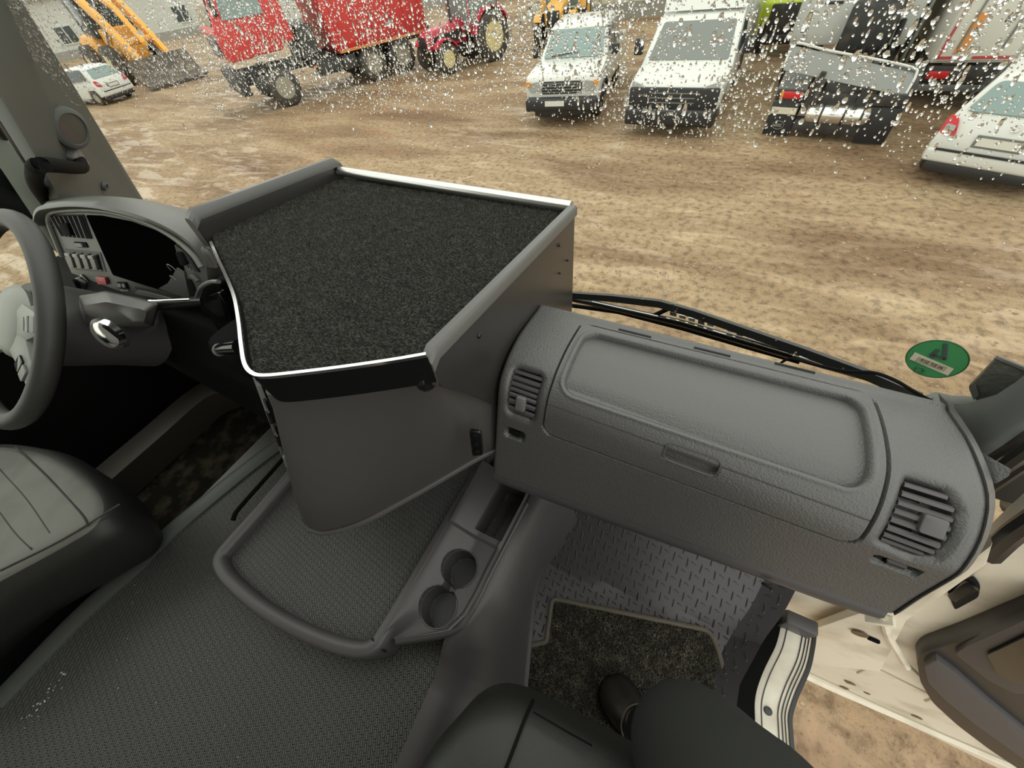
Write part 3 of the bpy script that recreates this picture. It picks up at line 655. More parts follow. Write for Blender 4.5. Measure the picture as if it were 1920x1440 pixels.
obj('sill_bolt', MB().lathe([(.009, 0), (.008, .004), (.002, .005)], PZ(1440, 1333, -1.210), (0, 0, 1), 14), M_screw, sill)
obj('end_block', MB().box(PZ(1494, 1170, -1.19), (.07, .035, .06)), M_console, sill, bevel=.006)

# ================================================================== SEATS
ps = thing('passenger_seat', 'dark vinyl passenger seat cushion beside the leg', 'seat')
def cush(x0, x1, y0, y1, zt, zb, r, hump=0):
    def f(u, v):
        x = x0+(x1-x0)*u; y = y0+(y1-y0)*v
        return Vector((x, y, zt-r+math.sqrt(max(0, r*r-max(0, abs(u-.5)*(x1-x0)-(x1-x0)/2+r)**2*.999-max(0, y-y1+r)**2*.999)) if max(0, abs(u-.5)*(x1-x0)-(x1-x0)/2+r)**2+max(0, y-y1+r)**2 < r*r else zb))
    return f
pc = [(-.150, -.62), (-.150, -.22), (-.128, -.115), (-.098, -.060), (-.045, -.036), (.05, -.028), (.15, -.024), (.30, -.03), (.345, -.07), (.355, -.62)]
def outl(P, z, g):                          # outline pushed outward by g
    c = Vector((.1, -.4)); out = []
    for p in P: d = Vector(p)-c; out.append(Vector((p[0]+d.normalized().x*g, p[1]+d.normalized().y*g, z)))
    return out
pcs = [tuple(v)[:2] for v in catmull([(a, b, 0) for a, b in pc], 4)]
obj('cushion', MB().loft([outl(pcs, -.88, -.01), outl(pcs, -.80, .008), outl(pcs, -.745, .0), outl(pcs, -.722, -.014), outl(pcs, -.710, -.04), outl(pcs, -.704, -.09)]), M_seat, ps, smooth=70)
obj('seat_seam', MB().tube(catmull([PZ(q[0], q[1], q[2]) for q in ((1000, 1312, -.735), (985, 1345, -.708), (968, 1390, -.703), (945, 1450, -.702))], 5), .0022, 6), M_black, ps)
obj('seat_seam', MB().tube(catmull([PZ(q[0], q[1], q[2]) for q in ((1000, 1335, -.706), (1060, 1370, -.702), (1110, 1398, -.702))], 5), .0012, 6), M_black, ps)
obj('seat_base', MB().box((.1, -.42, -1.06), (.34, .42, .36)), M_black, ps, bevel=.02)
ds = thing('driver_seat', 'driver seat with worn pale cushion panels and dark side', 'seat')
do = [(-1.70, -.25), (-1.58, -.185), (-1.42, -.142), (-1.25, -.132), (-1.13, -.140), (-1.055, -.160), (-1.025, -.200), (-1.045, -.26), (-1.12, -.42), (-1.22, -.70), (-1.72, -.70)]
do = [tuple(v)[:2] for v in catmull([(a, b, 0) for a, b in do], 4)]
def out2(z, g):
    c = Vector((-1.42, -.42)); r = []
    for p in do: d = (Vector(p)-c).normalized(); r.append(Vector((p[0]+d.x*g, p[1]+d.y*g, z)))
    return r
obj('cushion_side', MB().loft([out2(-.98, -.11), out2(-.95, -.05), out2(-.88, -.012), out2(-.80, -.002), out2(-.762, -.014), out2(-.752, -.04)]), M_seat, ds, smooth=70)
obj('cushion_panel', MB().loft([out2(-.770, -.02), out2(-.756, -.028), out2(-.7495, -.045), out2(-.746, -.10)]), M_leather, ds, smooth=70)
for q in ([(30, 838), (90, 895), (150, 960), (165, 985)], [(0, 880), (50, 935), (95, 1000)], [(0, 960), (30, 1000), (60, 1030)], [(225, 945), (120, 1010), (0, 1070)]):
    obj('stitched_seam', MB().tube(catmull([PZ(a, b, -.7475) for a, b in q], 5), .0022, 6), mat('seam thread', (.03, .03, .026), .7), ds)
obj('seat_base', MB().box((-1.45, -.45, -1.08), (.4, .4, .32)), M_black, ds)

# ================================================================== SITTING PERSON: the leg in view
pe = thing('person', 'seated person in dark trousers, one knee and brown shoe visible', 'person')
K_ = PZ(1330, 1462, -.575); Hp = PZ(1540, 1760, -.535); An = PZ(1215, 1372, -1.15)
mid = (K_+Hp)/2+Vector((0, 0, .01)); sh_ = K_*.5+An*.5+Vector((.03, -.03, 0))
path = catmull([Vector((.30, -.56, -.60)), Vector((.30, -.50, -.585)), Vector((.29, -.28, -.56)), Hp*.9+Vector((.026, -.03, -.054)), mid, K_*.8+mid*.2+Vector((0, 0, .012)), K_+Vector((-.012, .012, -.028)), K_*.8+sh_*.2+Vector((.0, 0, -.05)), sh_, An], 7)
rr2 = list(np.interp(np.linspace(0, 1, len(path)), [0, .11, .22, .33, .44, .55, .67, .75, .90, 1], [.03, .105, .105, .096, .088, .076, .066, .060, .052, .047]))
obj('trouser_leg', MB().tube(path, rr2, 24), M_cloth, pe, smooth=80)
toe, heel = PZ(1138, 1275, -1.20), PZ(1232, 1418, -1.20); ax = (toe-heel); Ls = ax.length*1.0; ax.normalize(); sd = Vector((ax.y, -ax.x, 0))
sh = []
for t, w, h in ((-.05, .026, .05), (.0, .034, .062), (.15, .036, .075), (.35, .038, .085), (.5, .043, .078), (.68, .047, .058), (.84, .043, .043), (.94, .033, .033), (1.0, .018, .022), (1.015, .006, .012)):
    c = heel+ax*(t*Ls); c.z = -1.243; sh.append([c+sd*w*math.cos(a)*(1 if math.sin(a) > 0 else 1.06)+Vector((0, 0, .022+h*max(0, math.sin(a))**.8-.018*(1 if math.sin(a) < -.2 else 0))) for a in [2*math.pi*k/20 for k in range(20)]])
shoe = obj('shoe', MB().loft(sh), M_shoe, pe, smooth=60, label='dark brown leather shoe')
def shp(t, s, up): c = heel+ax*(t*Ls)+sd*s; return Vector((c.x, c.y, -1.243+up))
obj('shoe_seam', MB().tube(catmull([shp(.40, .040, .06), shp(.55, .030, .090), shp(.62, .0, .092), shp(.55, -.030, .090), shp(.40, -.042, .06)], 5), .0018, 6), M_serge, shoe)
obj('sole', MB().band([shp(t, w*1.05, .0) for t, w in ((-.04, .028), (.15, .038), (.35, .040), (.5, .045), (.68, .049), (.84, .045), (.94, .035), (1.01, .012))]+[shp(t, -w*1.05, .0) for t, w in ((1.01, .012), (.94, .035), (.84, .045), (.68, .049), (.5, .045), (.35, .040), (.15, .038), (-.04, .028))], (.004, .020), (0, 0, 1), closed=True), M_black, shoe)

# ================================================================== INSTRUMENT PANEL
CN = Vector((0, 1, -.335)); CP0 = Vector((-1.2, .31, -.35)); CNu = -CN.normalized()
def PC(px, py, d=0): return PP(px, py, CP0, CN)+CNu*d
def cpoly(P, r=0, d=0): return roundpoly([PC(*q, d) for q in P], r) if r else [PC(*q, d) for q in P]
ip = thing('instrument_panel', 'hooded instrument panel with dark screen, rocker switches and vents', 'dashboard')
face = [(93, 404), (104, 394), (150, 389), (200, 392), (246, 402), (292, 418), (333, 441), (366, 470), (386, 500), (392, 540), (385, 566), (300, 566), (230, 562), (178, 552), (150, 548), (118, 478)]
obj('face_plate', MB().prism(cpoly(face), -CNu*.03), M_trimgrey, ip, bevel=.003)
rim = [(88, 418), (89, 405), (95, 395), (107, 390), (150, 385), (200, 387), (248, 397), (297, 414), (338, 436), (372, 465), (393, 500)]
rimw = catmull([PC(*q) for q in rim], 4); far = catmull([PY(*q, .52) for q in ((80, 412), (84, 402), (92, 394), (104, 389), (150, 385), (205, 384), (270, 385), (330, 390), (380, 400), (420, 412), (450, 430))], 4)
hr = []
for a, b in zip(rimw, far):
    up = Vector((0, .3, .9)).normalized(); kk = len(hr)/len(rimw); kk = 1-.9*max(0, (kk-.55)/.45); hr.append([a-CNu*.01-up*.006, a+CNu*.016*kk-up*.006*kk, a+CNu*.026*kk+up*.0, a+CNu*.024*kk+up*.008, a*.93+b*.07+up*.016, a*.6+b*.4+up*.024, a*.25+b*.75+up*.012, b, b-Vector((0, 0, .03)), a*.5+b*.5-Vector((0, 0, .03))])
hm = obj('hood', MB().loft(hr), mat('hood plastic', (.105, .108, .10), .45, bump=(500, .25, .0006)), ip, smooth=70)
obj('bezel', MB().tube(catmull([PC(*q, .004) for q in ((120, 480), (98, 425), (95, 408), (103, 397), (150, 393), (200, 395.5), (246, 406), (292, 423), (332, 446), (364, 474), (382, 500))], 5), .006, 8), M_bezel, ip, smooth=60)
obj('screen', MB().prism(cpoly([(164, 403), (191, 404), (247, 415), (294, 432), (328, 451), (346, 505), (356, 550), (337, 553), (270, 533), (214, 515)], .006, .003), -CNu*.012), M_screen, ip)
obj('screen_wing', MB().prism(cpoly([(336, 500), (348, 508), (358, 556), (345, 556), (300, 540), (318, 530)], .004, .0035), -CNu*.004), M_smooth, ip)
for c, r_ in (((328, 505), .014), ((330, 523), .010)):
    obj('gauge_ring', MB().tube([PC(*c, .004)+Vector((math.cos(a)*r_, 0, math.sin(a)*r_)) for a in [k*math.pi/7 for k in range(9)]], .0008, 5), M_legend, ip)
def slot_vent(P, tab, n):
    v = obj('air_vent', MB().prism(cpoly(P, .006, .002), -CNu*.004), M_void, ip)
    a, b, c, d = [PC(*q, .003) for q in (P[0], P[1], P[2], P[3])]
    for k in range(n):
        t = (k+.5)/n; p, q = a*(1-t)+b*t, d*(1-t)+c*t
        obj('slat', MB().band([p*.96+q*.04, q*.96+p*.04], (.003, .006), CNu), M_smooth, v)
    obj('vent_tab', MB().prism(cpoly(tab, .005, .004), CNu*.01), M_black, v, bevel=.002)
    return v
slot_vent([(96, 403), (158, 402), (174, 448), (120, 443)], [(122, 417), (138, 417), (146, 440), (131, 440)], 7)
slot_vent([(335, 455), (353, 469), (378, 512), (345, 492)], [(342, 470), (352, 470), (363, 492), (352, 496)], 5)
w = obj('thumb_wheel_slot', MB().prism(cpoly([(140, 453), (162, 454), (167, 464), (145, 463)], .003, .0025), -CNu*.004), M_black, ip)
obj('thumb_wheel', MB().prism(cpoly([(143, 455), (156, 455.5), (160, 462), (148, 462)], .002, .002), CNu*.004), M_grey, w)
rpn = obj('switch_plate', MB().prism(cpoly([(123, 466), (189, 473), (200, 510), (142, 505)], .004, .0015), -CNu*.004), M_pillar, ip)
for k in range(4):
    ox, oy = 14.7*k, 1.4*k
    s_ = obj('rocker_switch', MB().prism(cpoly([(129+ox, 471+oy), (141.5+ox, 472+oy), (150+ox, 503+oy), (138+ox, 502+oy)], .003, .002), CNu*.002), M_gloss, rpn)
    obj('rocker_cap', MB().prism(cpoly([(130+ox, 473+oy), (139+ox, 473.5+oy), (147+ox, 501+oy), (139+ox, 500.5+oy)], .003, .004), CNu*.006), M_grey, s_, bevel=.002)
    obj('rocker_tip', MB().prism(cpoly([(130+ox, 473+oy), (139+ox, 473.5+oy), (141+ox, 480+oy), (132+ox, 479+oy)], .002, .009), CNu*.003), M_legend, s_, bevel=.001)
kp = PC(165, 529, 0)
kb = obj('rotary_knob', MB().lathe([(.024, 0), (.024, .005), (.019, .008), (.018, .018), (.015, .022), (.001, .023)], kp, CNu, 24), M_gloss, ip)
obj('knob_grip', MB().box(kp+CNu*.024, (.012, .034, .012), Matrix((Vector((.82, -.2, -.5)).normalized(), Vector((.5, .2, .82)).normalized(), CNu)).transposed()), M_black, kb, bevel=.003)
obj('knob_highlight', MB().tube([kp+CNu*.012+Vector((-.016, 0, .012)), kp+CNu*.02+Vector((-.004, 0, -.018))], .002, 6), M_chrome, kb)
hz = obj('hazard_button', MB().prism(cpoly([(184.5, 518), (202.5, 519), (206.5, 532.5), (190, 531.5)], .003, .002), CNu*.006), M_red, ip, bevel=.0015)
hzc = PC(196, 526, .0085)
obj('warning_triangle', MB().tube([hzc+Vector((-.008, 0, -.006)), hzc+Vector((.006, 0, -.007)), hzc+Vector((-.001, .002, .008))], .0009, 5, True), M_white, hz)
sk2 = obj('toggle_block', MB().prism(cpoly([(222, 528), (238, 528.5), (243, 541), (227, 540)], .002, .001), CNu*.003), M_black, ip, bevel=.001)
for P in ([(224.5, 531), (230, 531), (232.5, 537.5), (227.5, 537.5)], [(232.5, 531), (237, 531), (240, 538), (235, 538)]):
    obj('toggle_key', MB().prism(cpoly(P, .001, .003), CNu*.003), M_grey, sk2)
obj('toggle_legend', MB().prism(cpoly([(226, 543), (241, 543.5), (242, 546), (228, 545.5)], 0, .0005), CNu*.001), M_legend, sk2)
st = obj('card_slot', MB().prism(cpoly([(253, 537), (270, 540), (340, 556), (330, 562), (262, 549)], .004, .002), -CNu*.004), M_void, ip)
obj('slot_flap', MB().prism(cpoly([(262, 543), (275, 545), (325, 558), (318, 562), (258, 549)], .003, .003), CNu*.004), M_grey, st)
obj('right_rocker', MB().prism(cpoly([(362, 515), (366, 513), (377, 525), (373, 528)], .002, .002), CNu*.006), M_grey, ip, bevel=.001)
obj('right_plate', MB().prism(cpoly([(353, 522), (360, 524), (372, 552), (361, 556)], .002, .001), CNu*.002), M_black, ip)
obj('face_screw', MB().lathe([(.004, 0), (.003, .003)], PC(99, 424), CNu, 12), M_screw, ip)

# driver knee panel, column and wheel
kn = thing('knee_panel', 'black panel below the instruments around the steering column', 'panel')
obj('panel', MB().loft([[Vector((-1.9, y, z)), Vector((-.52, y+dy, z)), Vector((-.52, y+.3, z)), Vector((-1.9, y+.3, z))] for y, z, dy in ((.245, -.525, .0), (.20, -.60, -.03), (.20, -.74, -.06), (.30, -.80, -.03))]), M_black, kn, bevel=.01)
obj('column_cowl', MB().loft([roundpoly([PY(x, y, .14+d) for x, y in P], .02) for d, P in ((-.03, ((160, 572), (200, 566), (275, 582), (270, 605), (160, 612))), (-.012, ((148, 556), (200, 549), (290, 572), (285, 612), (150, 622))), (.10, ((148, 552), (200, 545), (300, 566), (290, 612), (150, 622))))]), M_smooth, kn, smooth=60)
ig = obj('ignition_switch', MB().lathe([(.030, 0), (.030, .012), (.024, .018), (.022, .018)], PY(214, 622, .105), (.25, -.9, .3), 24), M_smooth, kn)
obj('ignition_collar', MB().lathe([(.021, 0), (.020, .010), (.013, .013), (.002, .013)], PY(212, 622, .088), (.25, -.9, .3), 24), M_chrome, ig)
obj('key_slot', MB().box(PY(211, 623, .074), (.010, .004, .024)), M_black, ig, bevel=.002)
obj('lock_button', MB().lathe([(.014, 0), (.013, .005), (.009, .006), (.008, .003), (.001, .003)], PY(190, 678, .13), (.2, -.9, .35), 18), M_screw, kn)
WC = Vector((-1.273, .036, -.412)); tl_ = .741; U = Vector((1, 0, 0)); V = Vector((0, math.cos(tl_), math.sin(tl_))); Wn = Vector((0, -math.sin(tl_), math.cos(tl_)))
sw_ = thing('steering_wheel', 'grey leather steering wheel cut off by the left frame edge', 'steering wheel')
obj('rim', MB().tube([WC+(U*math.cos(a)+V*math.sin(a))*.212 for a in [2*math.pi*k/72 for k in range(72)]], .0195, 16, True), M_wheel, sw_, smooth=80)
obj('hub', MB().lathe([(.070, -.028), (.080, -.015), (.072, -.005), (.05, .006), (.001, .008)], WC, Wn, 36), M_spoke, sw_, smooth=60)
for sgn, ang in ((1, .18), (1, -.62), (-1, .18), (-1, -.62)):
    a = ang if sgn > 0 else math.pi-ang; d = U*math.cos(a)+V*math.sin(a); t = -U*math.sin(a)+V*math.cos(a)
    sp2 = obj('spoke', MB().loft([[WC+d*r_+t*x*w_+Wn*z for x, z in ((-1, -.02), (1, -.02), (1, -.006), (.6, 0), (-.6, 0), (-1, -.006))] for r_, w_ in ((.06, .04), (.12, .024), (.17, .018), (.205, .024))]), M_spoke, sw_, smooth=50)
    for q in (.115, .14):
        obj('thumb_button', MB().prism(roundpoly([WC+d*(q+i*.011)+t*j*.016+Wn*.0 for i, j in ((-1, -1), (1, -1), (1, 1), (-1, 1))], .004), Wn*.004), M_gloss if q < .12 else M_grey, sp2, bevel=.001)
cs = thing('steering_column', 'grey shroud of the steering column with stalk and switch lever', 'steering column')
obj('shroud', MB().loft([[WC-Wn*h+(U*math.cos(a)*r_*1.25+V*math.sin(a)*r_) for a in [2*math.pi*k/28 for k in range(28)]] for h, r_ in ((.03, .06), (.036, .088), (.09, .092), (.16, .088), (.24, .09))]), M_smooth, cs, smooth=60)
s0, s1 = PY(378, 566, .24), PY(262, 574, .17)
stk = obj('stalk', MB().tube([s0, s0*.6+s1*.4, s0*.18+s1*.82, s1], [.008, .010, .012, .008], 12), M_gloss, cs)
obj('stalk_ring', MB().tube([s0*.24+s1*.76, s0*.18+s1*.82], .0125, 12), M_chrome, stk)
obj('stalk_strip', MB().tube([s0*.88+s1*.12+Vector((0, -.003, .009)), s0*.3+s1*.7+Vector((0, -.003, .011))], .003, 8), M_chrome, stk)
ph = thing('phone_holder', 'black rounded holder clipped beside the instrument panel', 'holder')
hp_ = [(372, 566), (380, 540), (398, 528), (412, 532), (440, 590), (448, 640), (420, 640), (385, 600)]
obj('shell', MB().prism(roundpoly([PY(a, b, .27) for a, b in hp_], .012), (.0, .05, .0)), M_black, ph, bevel=.008, seg=3)
obj('rim', MB().tube(catmull([PY(a, b, .262) for a, b in ((368, 560), (376, 540), (394, 529), (410, 528))], 5), .004, 8), M_grey, ph)
obj('front_pad', MB().prism(roundpoly([PY(a, b, .25) for a, b in ((382, 572), (390, 556), (410, 548), (430, 580), (436, 625), (410, 622))], .012), (0, .012, 0)), M_gloss, ph, bevel=.005)
lv = thing('side_lever', 'small black lever on the driver side of the console', 'lever')
obj('arm', MB().tube([PX(450, 650, -.60), PX(430, 652, -.63), PX(412, 655, -.66)], [.012, .011, .009], 10), M_gloss, lv)
obj('tip', MB().lathe([(.009, -.004), (.011, 0), (.009, .004)], PX(411, 656, -.662), (-1, -.2, -.1), 14), M_grey, lv)

# ================================================================== WIPER, CABLE, STICKERS
def PGo(px, py, d=.035): return PY(px, py, PG(px, py).y+d)
wi = thing('wiper', 'long black windscreen wiper lying along the base of the glass', 'wiper')
obj('blade', MB().band([PGo(*q, .014) for q in ((1066, 551), (1150, 557), (1237, 567), (1300, 585), (1361, 606), (1503, 655), (1631, 702), (1712, 738))], (.018, .010), (0, -1, .1)), M_rubber, wi)
obj('arm', MB().tube([PGo(*q, .03) for q in ((1070, 560), (1120, 570), (1278, 606), (1475, 664), (1627, 706), (1725, 744))], .0085, 8), M_gloss, wi, label='glossy lower wiper arm')
obj('second_arm', MB().tube([PGo(*q, .04) for q in ((1066, 572), (1160, 585), (1278, 615), (1400, 650), (1500, 678))], .006, 8), M_black, wi)
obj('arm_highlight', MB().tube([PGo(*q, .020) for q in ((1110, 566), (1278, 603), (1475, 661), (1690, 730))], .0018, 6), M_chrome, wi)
lk = obj('linkage', MB().tube([PGo(*q, .03) for q in ((1225, 592), (1262, 575), (1300, 586), (1420, 628), (1505, 655))], .006, 8), M_black, wi)
for k in range(9):
    c = (1262+k*17.5+(20 if k > 4 else 0), 590+k*5.2+(6 if k > 4 else 0))
    obj('link_slot', MB().prism([PGo(c[0]+a, c[1]+b, .024) for a, b in ((-6, -5), (6, -2), (6, 4), (-6, 1))], (0, .004, 0)), M_alu if k % 3 else M_trimgrey, lk)
for q in ((1262, 571), (1505, 656), (1632, 703)):
    obj('pivot', MB().lathe([(.008, 0), (.007, .006), (.002, .008)], PGo(*q, .014), (0, -1, 0), 12), M_grey, wi)
cb = solo('cable', MB().tube(catmull([PG(1462, 676)-Vector((0, .01, .0)), PY(1482, 673, .60), PY(1530, 684, .58), PY(1585, 696, .57), PY(1638, 699, .56), PY(1680, 714, .555), PY(1715, 735, .55), PY(1754, 756, .55)], 7), .0026, 8), M_black, 'thin black cable arching from the dash to the glass', 'cable')
scn = PG(1756, 672)*.984; gx = (PG(1790, 679)-PG(1722, 665)).normalized(); gz = Vector((0, .12, 1)).normalized(); gz = (gz-gx*gz.dot(gx)).normalized(); gn = gx.cross(gz)
if gn.y > 0: gn = -gn
rad = .5*((PG(1699, 672)-PG(1814, 672)).length)
stk2 = thing('round_sticker', 'round green number sticker on the glass, seen from behind', 'sticker')
obj('disc', MB().lathe([(rad, .0), (rad, .0012)], scn+gn*.002, gn, 48), M_green, stk2, smooth=30)
obj('disc_edge', MB().tube([scn+gn*.003+(gx*math.cos(a)+gz*math.sin(a))*rad for a in [2*math.pi*k/48 for k in range(48)]], .0009, 5, True), mat('dark green edge', (.02, .10, .04), .5), stk2)
ra = -.13; ex = (gx*math.cos(ra)+gz*math.sin(ra)); ez = (gz*math.cos(ra)-gx*math.sin(ra))
def sq(c, hw, hh): return [scn+gn*.0036+ex*(c[0]+a*hw)*rad+ez*(c[1]+b*hh)*rad for a, b in ((-1, -1), (1, -1), (1, 1), (-1, 1))]
def sp_px(q, d=.0036): return PP(*q, scn, gn)+gn*d
strip_px = [(1716.5, 658.4), (1789.4, 689.4), (1778.2, 702), (1706, 671)]
stp = obj('paper_strip', MB().prism([sp_px(q) for q in strip_px], gn*.0006), M_paper, stk2)
cs_ = Vector((sum(q[0] for q in strip_px)/4, sum(q[1] for q in strip_px)/4))
obj('printed_field', MB().prism([sp_px((cs_.x+(q[0]-cs_.x)*.74, cs_.y+(q[1]-cs_.y)*.62+.2), .0044) for q in strip_px], gn*.0003), M_paper2, stp)
tx_ = (sp_px(strip_px[1])-sp_px(strip_px[0])).normalized(); ty_ = gn.cross(tx_); ty_ = ty_ if ty_.z > 0 else -ty_
obj('lettering', text_mb('PI ET 519', rad*.215, sp_px(tuple(cs_), .0051), -tx_, ty_, .0002), M_dgrey, stp, smooth=0)
four = MB()
def bar(a, b, w):
    A, B = sp_px(a, .0042), sp_px(b, .0042); d = (B-A).normalized(); t = d.cross(gn)*w*rad; four.prism([A-t, A+t, B+t, B-t], gn*.0006)
bar((1774, 642.5), (1772, 672.5), .066); bar((1773.5, 671), (1745.5, 661.5), .066); bar((1760.5, 653), (1747.5, 668.5), .066)
obj('number', four, M_dgrey, stk2, smooth=0)
obj('emblem_ring', MB().tube([scn+gn*.0038+(ex*(math.cos(a)*.15-.22)+ez*(math.sin(a)*.15-.76))*rad for a in [2*math.pi*k/20 for k in range(20)]], .0012, 5, True), mat('darker green print', (.03, .17, .06), .55), stk2)
po = thing('toll_pouch', 'smoky plastic pouch stuck to the glass by the right pillar', 'pouch')
pp_ = [PG(*q)-Vector((0, .006, 0)) for q in ((1813, 718), (1866, 662), (1960, 705), (1960, 740), (1864, 752), (1822, 738))]
obj('pouch', MB().prism(roundpoly(pp_, .006), (0, -.006, 0)), M_hazebox, po, bevel=.001)
obj('fold', MB().tube([PG(1864, 661)-Vector((0, .01, 0)), PG(1900, 676)-Vector((0, .01, 0)), PG(1950, 697)-Vector((0, .01, 0))], .0035, 6), M_trimgrey, po)
obj('tab', MB().prism([PG(*q)-Vector((0, .013, 0)) for q in ((1814, 719), (1826, 708), (1832, 728), (1822, 738))], (0, -.001, 0)), M_grey, po)

# ================================================================== OPEN PASSENGER DOOR AND JAMB
DY = .445
def PD(px, py, d=0): return PY(px, py, DY-d)
dr = thing('door_1', 'open cream cab door with black inner trim, seen through the doorway', '', kind='structure')
zb = PD(1500, 1262).z
obj('door_shell', MB().prism([Vector((.52, DY, zb)), Vector((1.75, DY, zb)), Vector((1.75, DY, -.60)), PD(1960, 962), PD(1890, 1018), PD(1800, 1098), PD(1700, 1150), Vector((.43, DY, -1.0)), Vector((.43, DY, zb+.25))], (0, .05, 0)), M_cream, dr, bevel=.006)
obj('lower_lip', MB().tube([PD(1470, 1248), PD(1560, 1290), PD(1700, 1350), PD(1960, 1462)], .012, 8), M_cream, dr)
tr0 = [(1715, 1208), (1728, 1192), (1800, 1165), (1985, 1085), (2060, 1520), (1920, 1425), (1850, 1378), (1790, 1332), (1745, 1290), (1722, 1250)]
tm = obj('inner_trim', MB().prism(roundpoly([PD(*q) for q in tr0], .03), (0, -.035, 0)), M_rubber, dr, bevel=.010, seg=3, label='black door trim')
tr1 = [(1731, 1233), (1752, 1218), (1790, 1246), (1850, 1300), (1960, 1390), (1990, 1460), (1900, 1395), (1830, 1345), (1770, 1296), (1738, 1262)]
obj('armrest_panel', MB().prism(roundpoly([PD(*q, .03) for q in tr1], .012), (0, -.020, 0)), mat('door panel vinyl', (.075, .073, .078), .5), tm, bevel=.006, seg=3)
tr2 = [(1788, 1212), (1812, 1196), (1960, 1125), (1990, 1280), (1900, 1287), (1850, 1262)]
obj('door_pocket', MB().prism(roundpoly([PD(*q, .03) for q in tr2], .012), (0, -.014, 0)), mat('door pocket vinyl', (.055, .054, .057), .45), tm, bevel=.006, seg=3)
obj('pocket_mouth', MB().prism(roundpoly([PD(*q, .047) for q in ((1850, 1225), (1872, 1215), (1985, 1160), (1990, 1272), (1905, 1278), (1870, 1262))], .01), (0, -.003, 0)), M_gloss, tm)
for P in ([(1640, 1245), (1608, 1262)], [(1768, 1303), (1735, 1314)], [(1520, 1262), (1640, 1318), (1760, 1372), (1900, 1432)], [(1655, 1185), (1690, 1235), (1760, 1300), (1830, 1365)], [(1560, 1212), (1640, 1250), (1760, 1310)]):
    obj('crease', MB().tube([PD(*q, .001) for q in P], .0035, 6), mat('darker crease line', (.50, .45, .34), .6), dr)  # creases drawn as thin tubes in a darker cream
gr = MB()
for (x, y, sx_) in ((1592, 1280, .020), (1583, 1290, .016), (1720, 1345, .018), (1602, 1240, .01), (1625, 1300, .012)):
    c = PD(x, y, .002); gr.prism([c+Vector((sx_*RNG.uniform(.5, 1)*math.cos(a), 0, sx_*RNG.uniform(.5, 1)*math.sin(a))) for a in [2*math.pi*k/9 for k in range(9)]], (0, -.0005, 0))
obj('dirt', gr, M_rust, dr, kind='stuff')
hg = obj('hinge_recess', MB().prism(roundpoly([PD(*q, .002) for q in ((1775, 1105), (1825, 1078), (1838, 1095), (1834, 1118), (1790, 1142))], .012), (0, -.002, 0)), M_void, dr)
obj('hinge_arm', MB().tube([PD(1790, 1120, .008), PD(1818, 1100, .012), PD(1826, 1098, .01)], .009, 8), M_screw, hg)
obj('door_seal', MB().tube(catmull([PD(1856, 1042, .012), PD(1900, 1000, .012), PD(1960, 960, .012)], 4), .013, 8), M_rubber, dr)
jb = thing('door_jamb', 'cream painted door jamb below the dash end', '', kind='structure')
obj('jamb_face', MB().prism([PY(*q, .41) for q in ((1480, 1235), (1525, 1180), (1640, 1140), (1770, 1090), (1862, 1020), (1850, 1060), (1700, 1165), (1650, 1260), (1560, 1250))], (0, .02, 0)), M_cream, jb, bevel=.003)
obj('jamb_fold', MB().tube(catmull([PY(*q, .405) for q in ((1655, 1155), (1665, 1190), (1685, 1225), (1700, 1250))], 4), .008, 8), M_cream, jb)
obj('check_strap', MB().box(PY(1650, 1163, .40), (.012, .02, .05), Matrix.Rotation(.6, 3, 'Y')), M_cream, jb, bevel=.003)
obj('clip', MB().box(PY(1638, 1200, .405), (.022, .008, .010)), M_black, jb, bevel=.002)
obj('drain_hole', MB().lathe([(.016, 0), (.016, .002)], PY(1612, 1188, .406), (0, -1, 0), 14), M_rust, jb)
fnd = MB().loft([[PX(x, y, .62+d) for x, y in ((1868, 905), (1925, 868), (1990, 905), (1900, 985))] for d in (0, .06)])
hd = thing('hinge_cover', 'brown stamped hinge plate behind the dash end', 'hinge')
obj('plate', fnd, mat('dusty brown metal', (.13, .10, .075), .6, var=(14, (.22, .18, .13), .45, .7)), hd)
obj('pressed_rib', MB().tube(catmull([PX(*q, .61) for q in ((1885, 905), (1900, 925), (1895, 950), (1912, 965))], 4), .012, 8), mat('dusty rib', (.20, .165, .125), .55), hd)
obj('pressed_rib', MB().tube(catmull([PX(*q, .61) for q in ((1910, 890), (1922, 915), (1918, 940))], 4), .010, 8), mat('dusty rib', (.20, .165, .125), .55), hd)

cr_ = MB()
def crumb(p, r):
    k = len(cr_.v); 
    for q in range(5): a = q*1.257+RNG.uniform(0, 1); cr_.v.append((p.x+r*math.cos(a)*RNG.uniform(.5, 1.2), p.y+r*math.sin(a), p.z))
    cr_.v.append((p.x, p.y, p.z+r)); cr_.f += [(k+q, k+(q+1) % 5, k+5) for q in range(5)]+[(k+4, k+3, k+2, k+1, k)]
for q in range(26): t_ = q/25; crumb(PZ(118-70*t_+RNG.normal()*6, 1262+95*t_+RNG.normal()*7, TF+.002), RNG.uniform(.0012, .003))
for q in range(30): crumb(PZ(RNG.uniform(150, 480), RNG.uniform(1000, 1420), TF+.002), RNG.uniform(.0006, .0016))
solo('crumbs', cr_, mat('pale crumbs', (.5, .49, .44), .7), 'pale crumbs scattered on the ribbed cab floor', 'crumbs', kind='stuff', smooth=0)

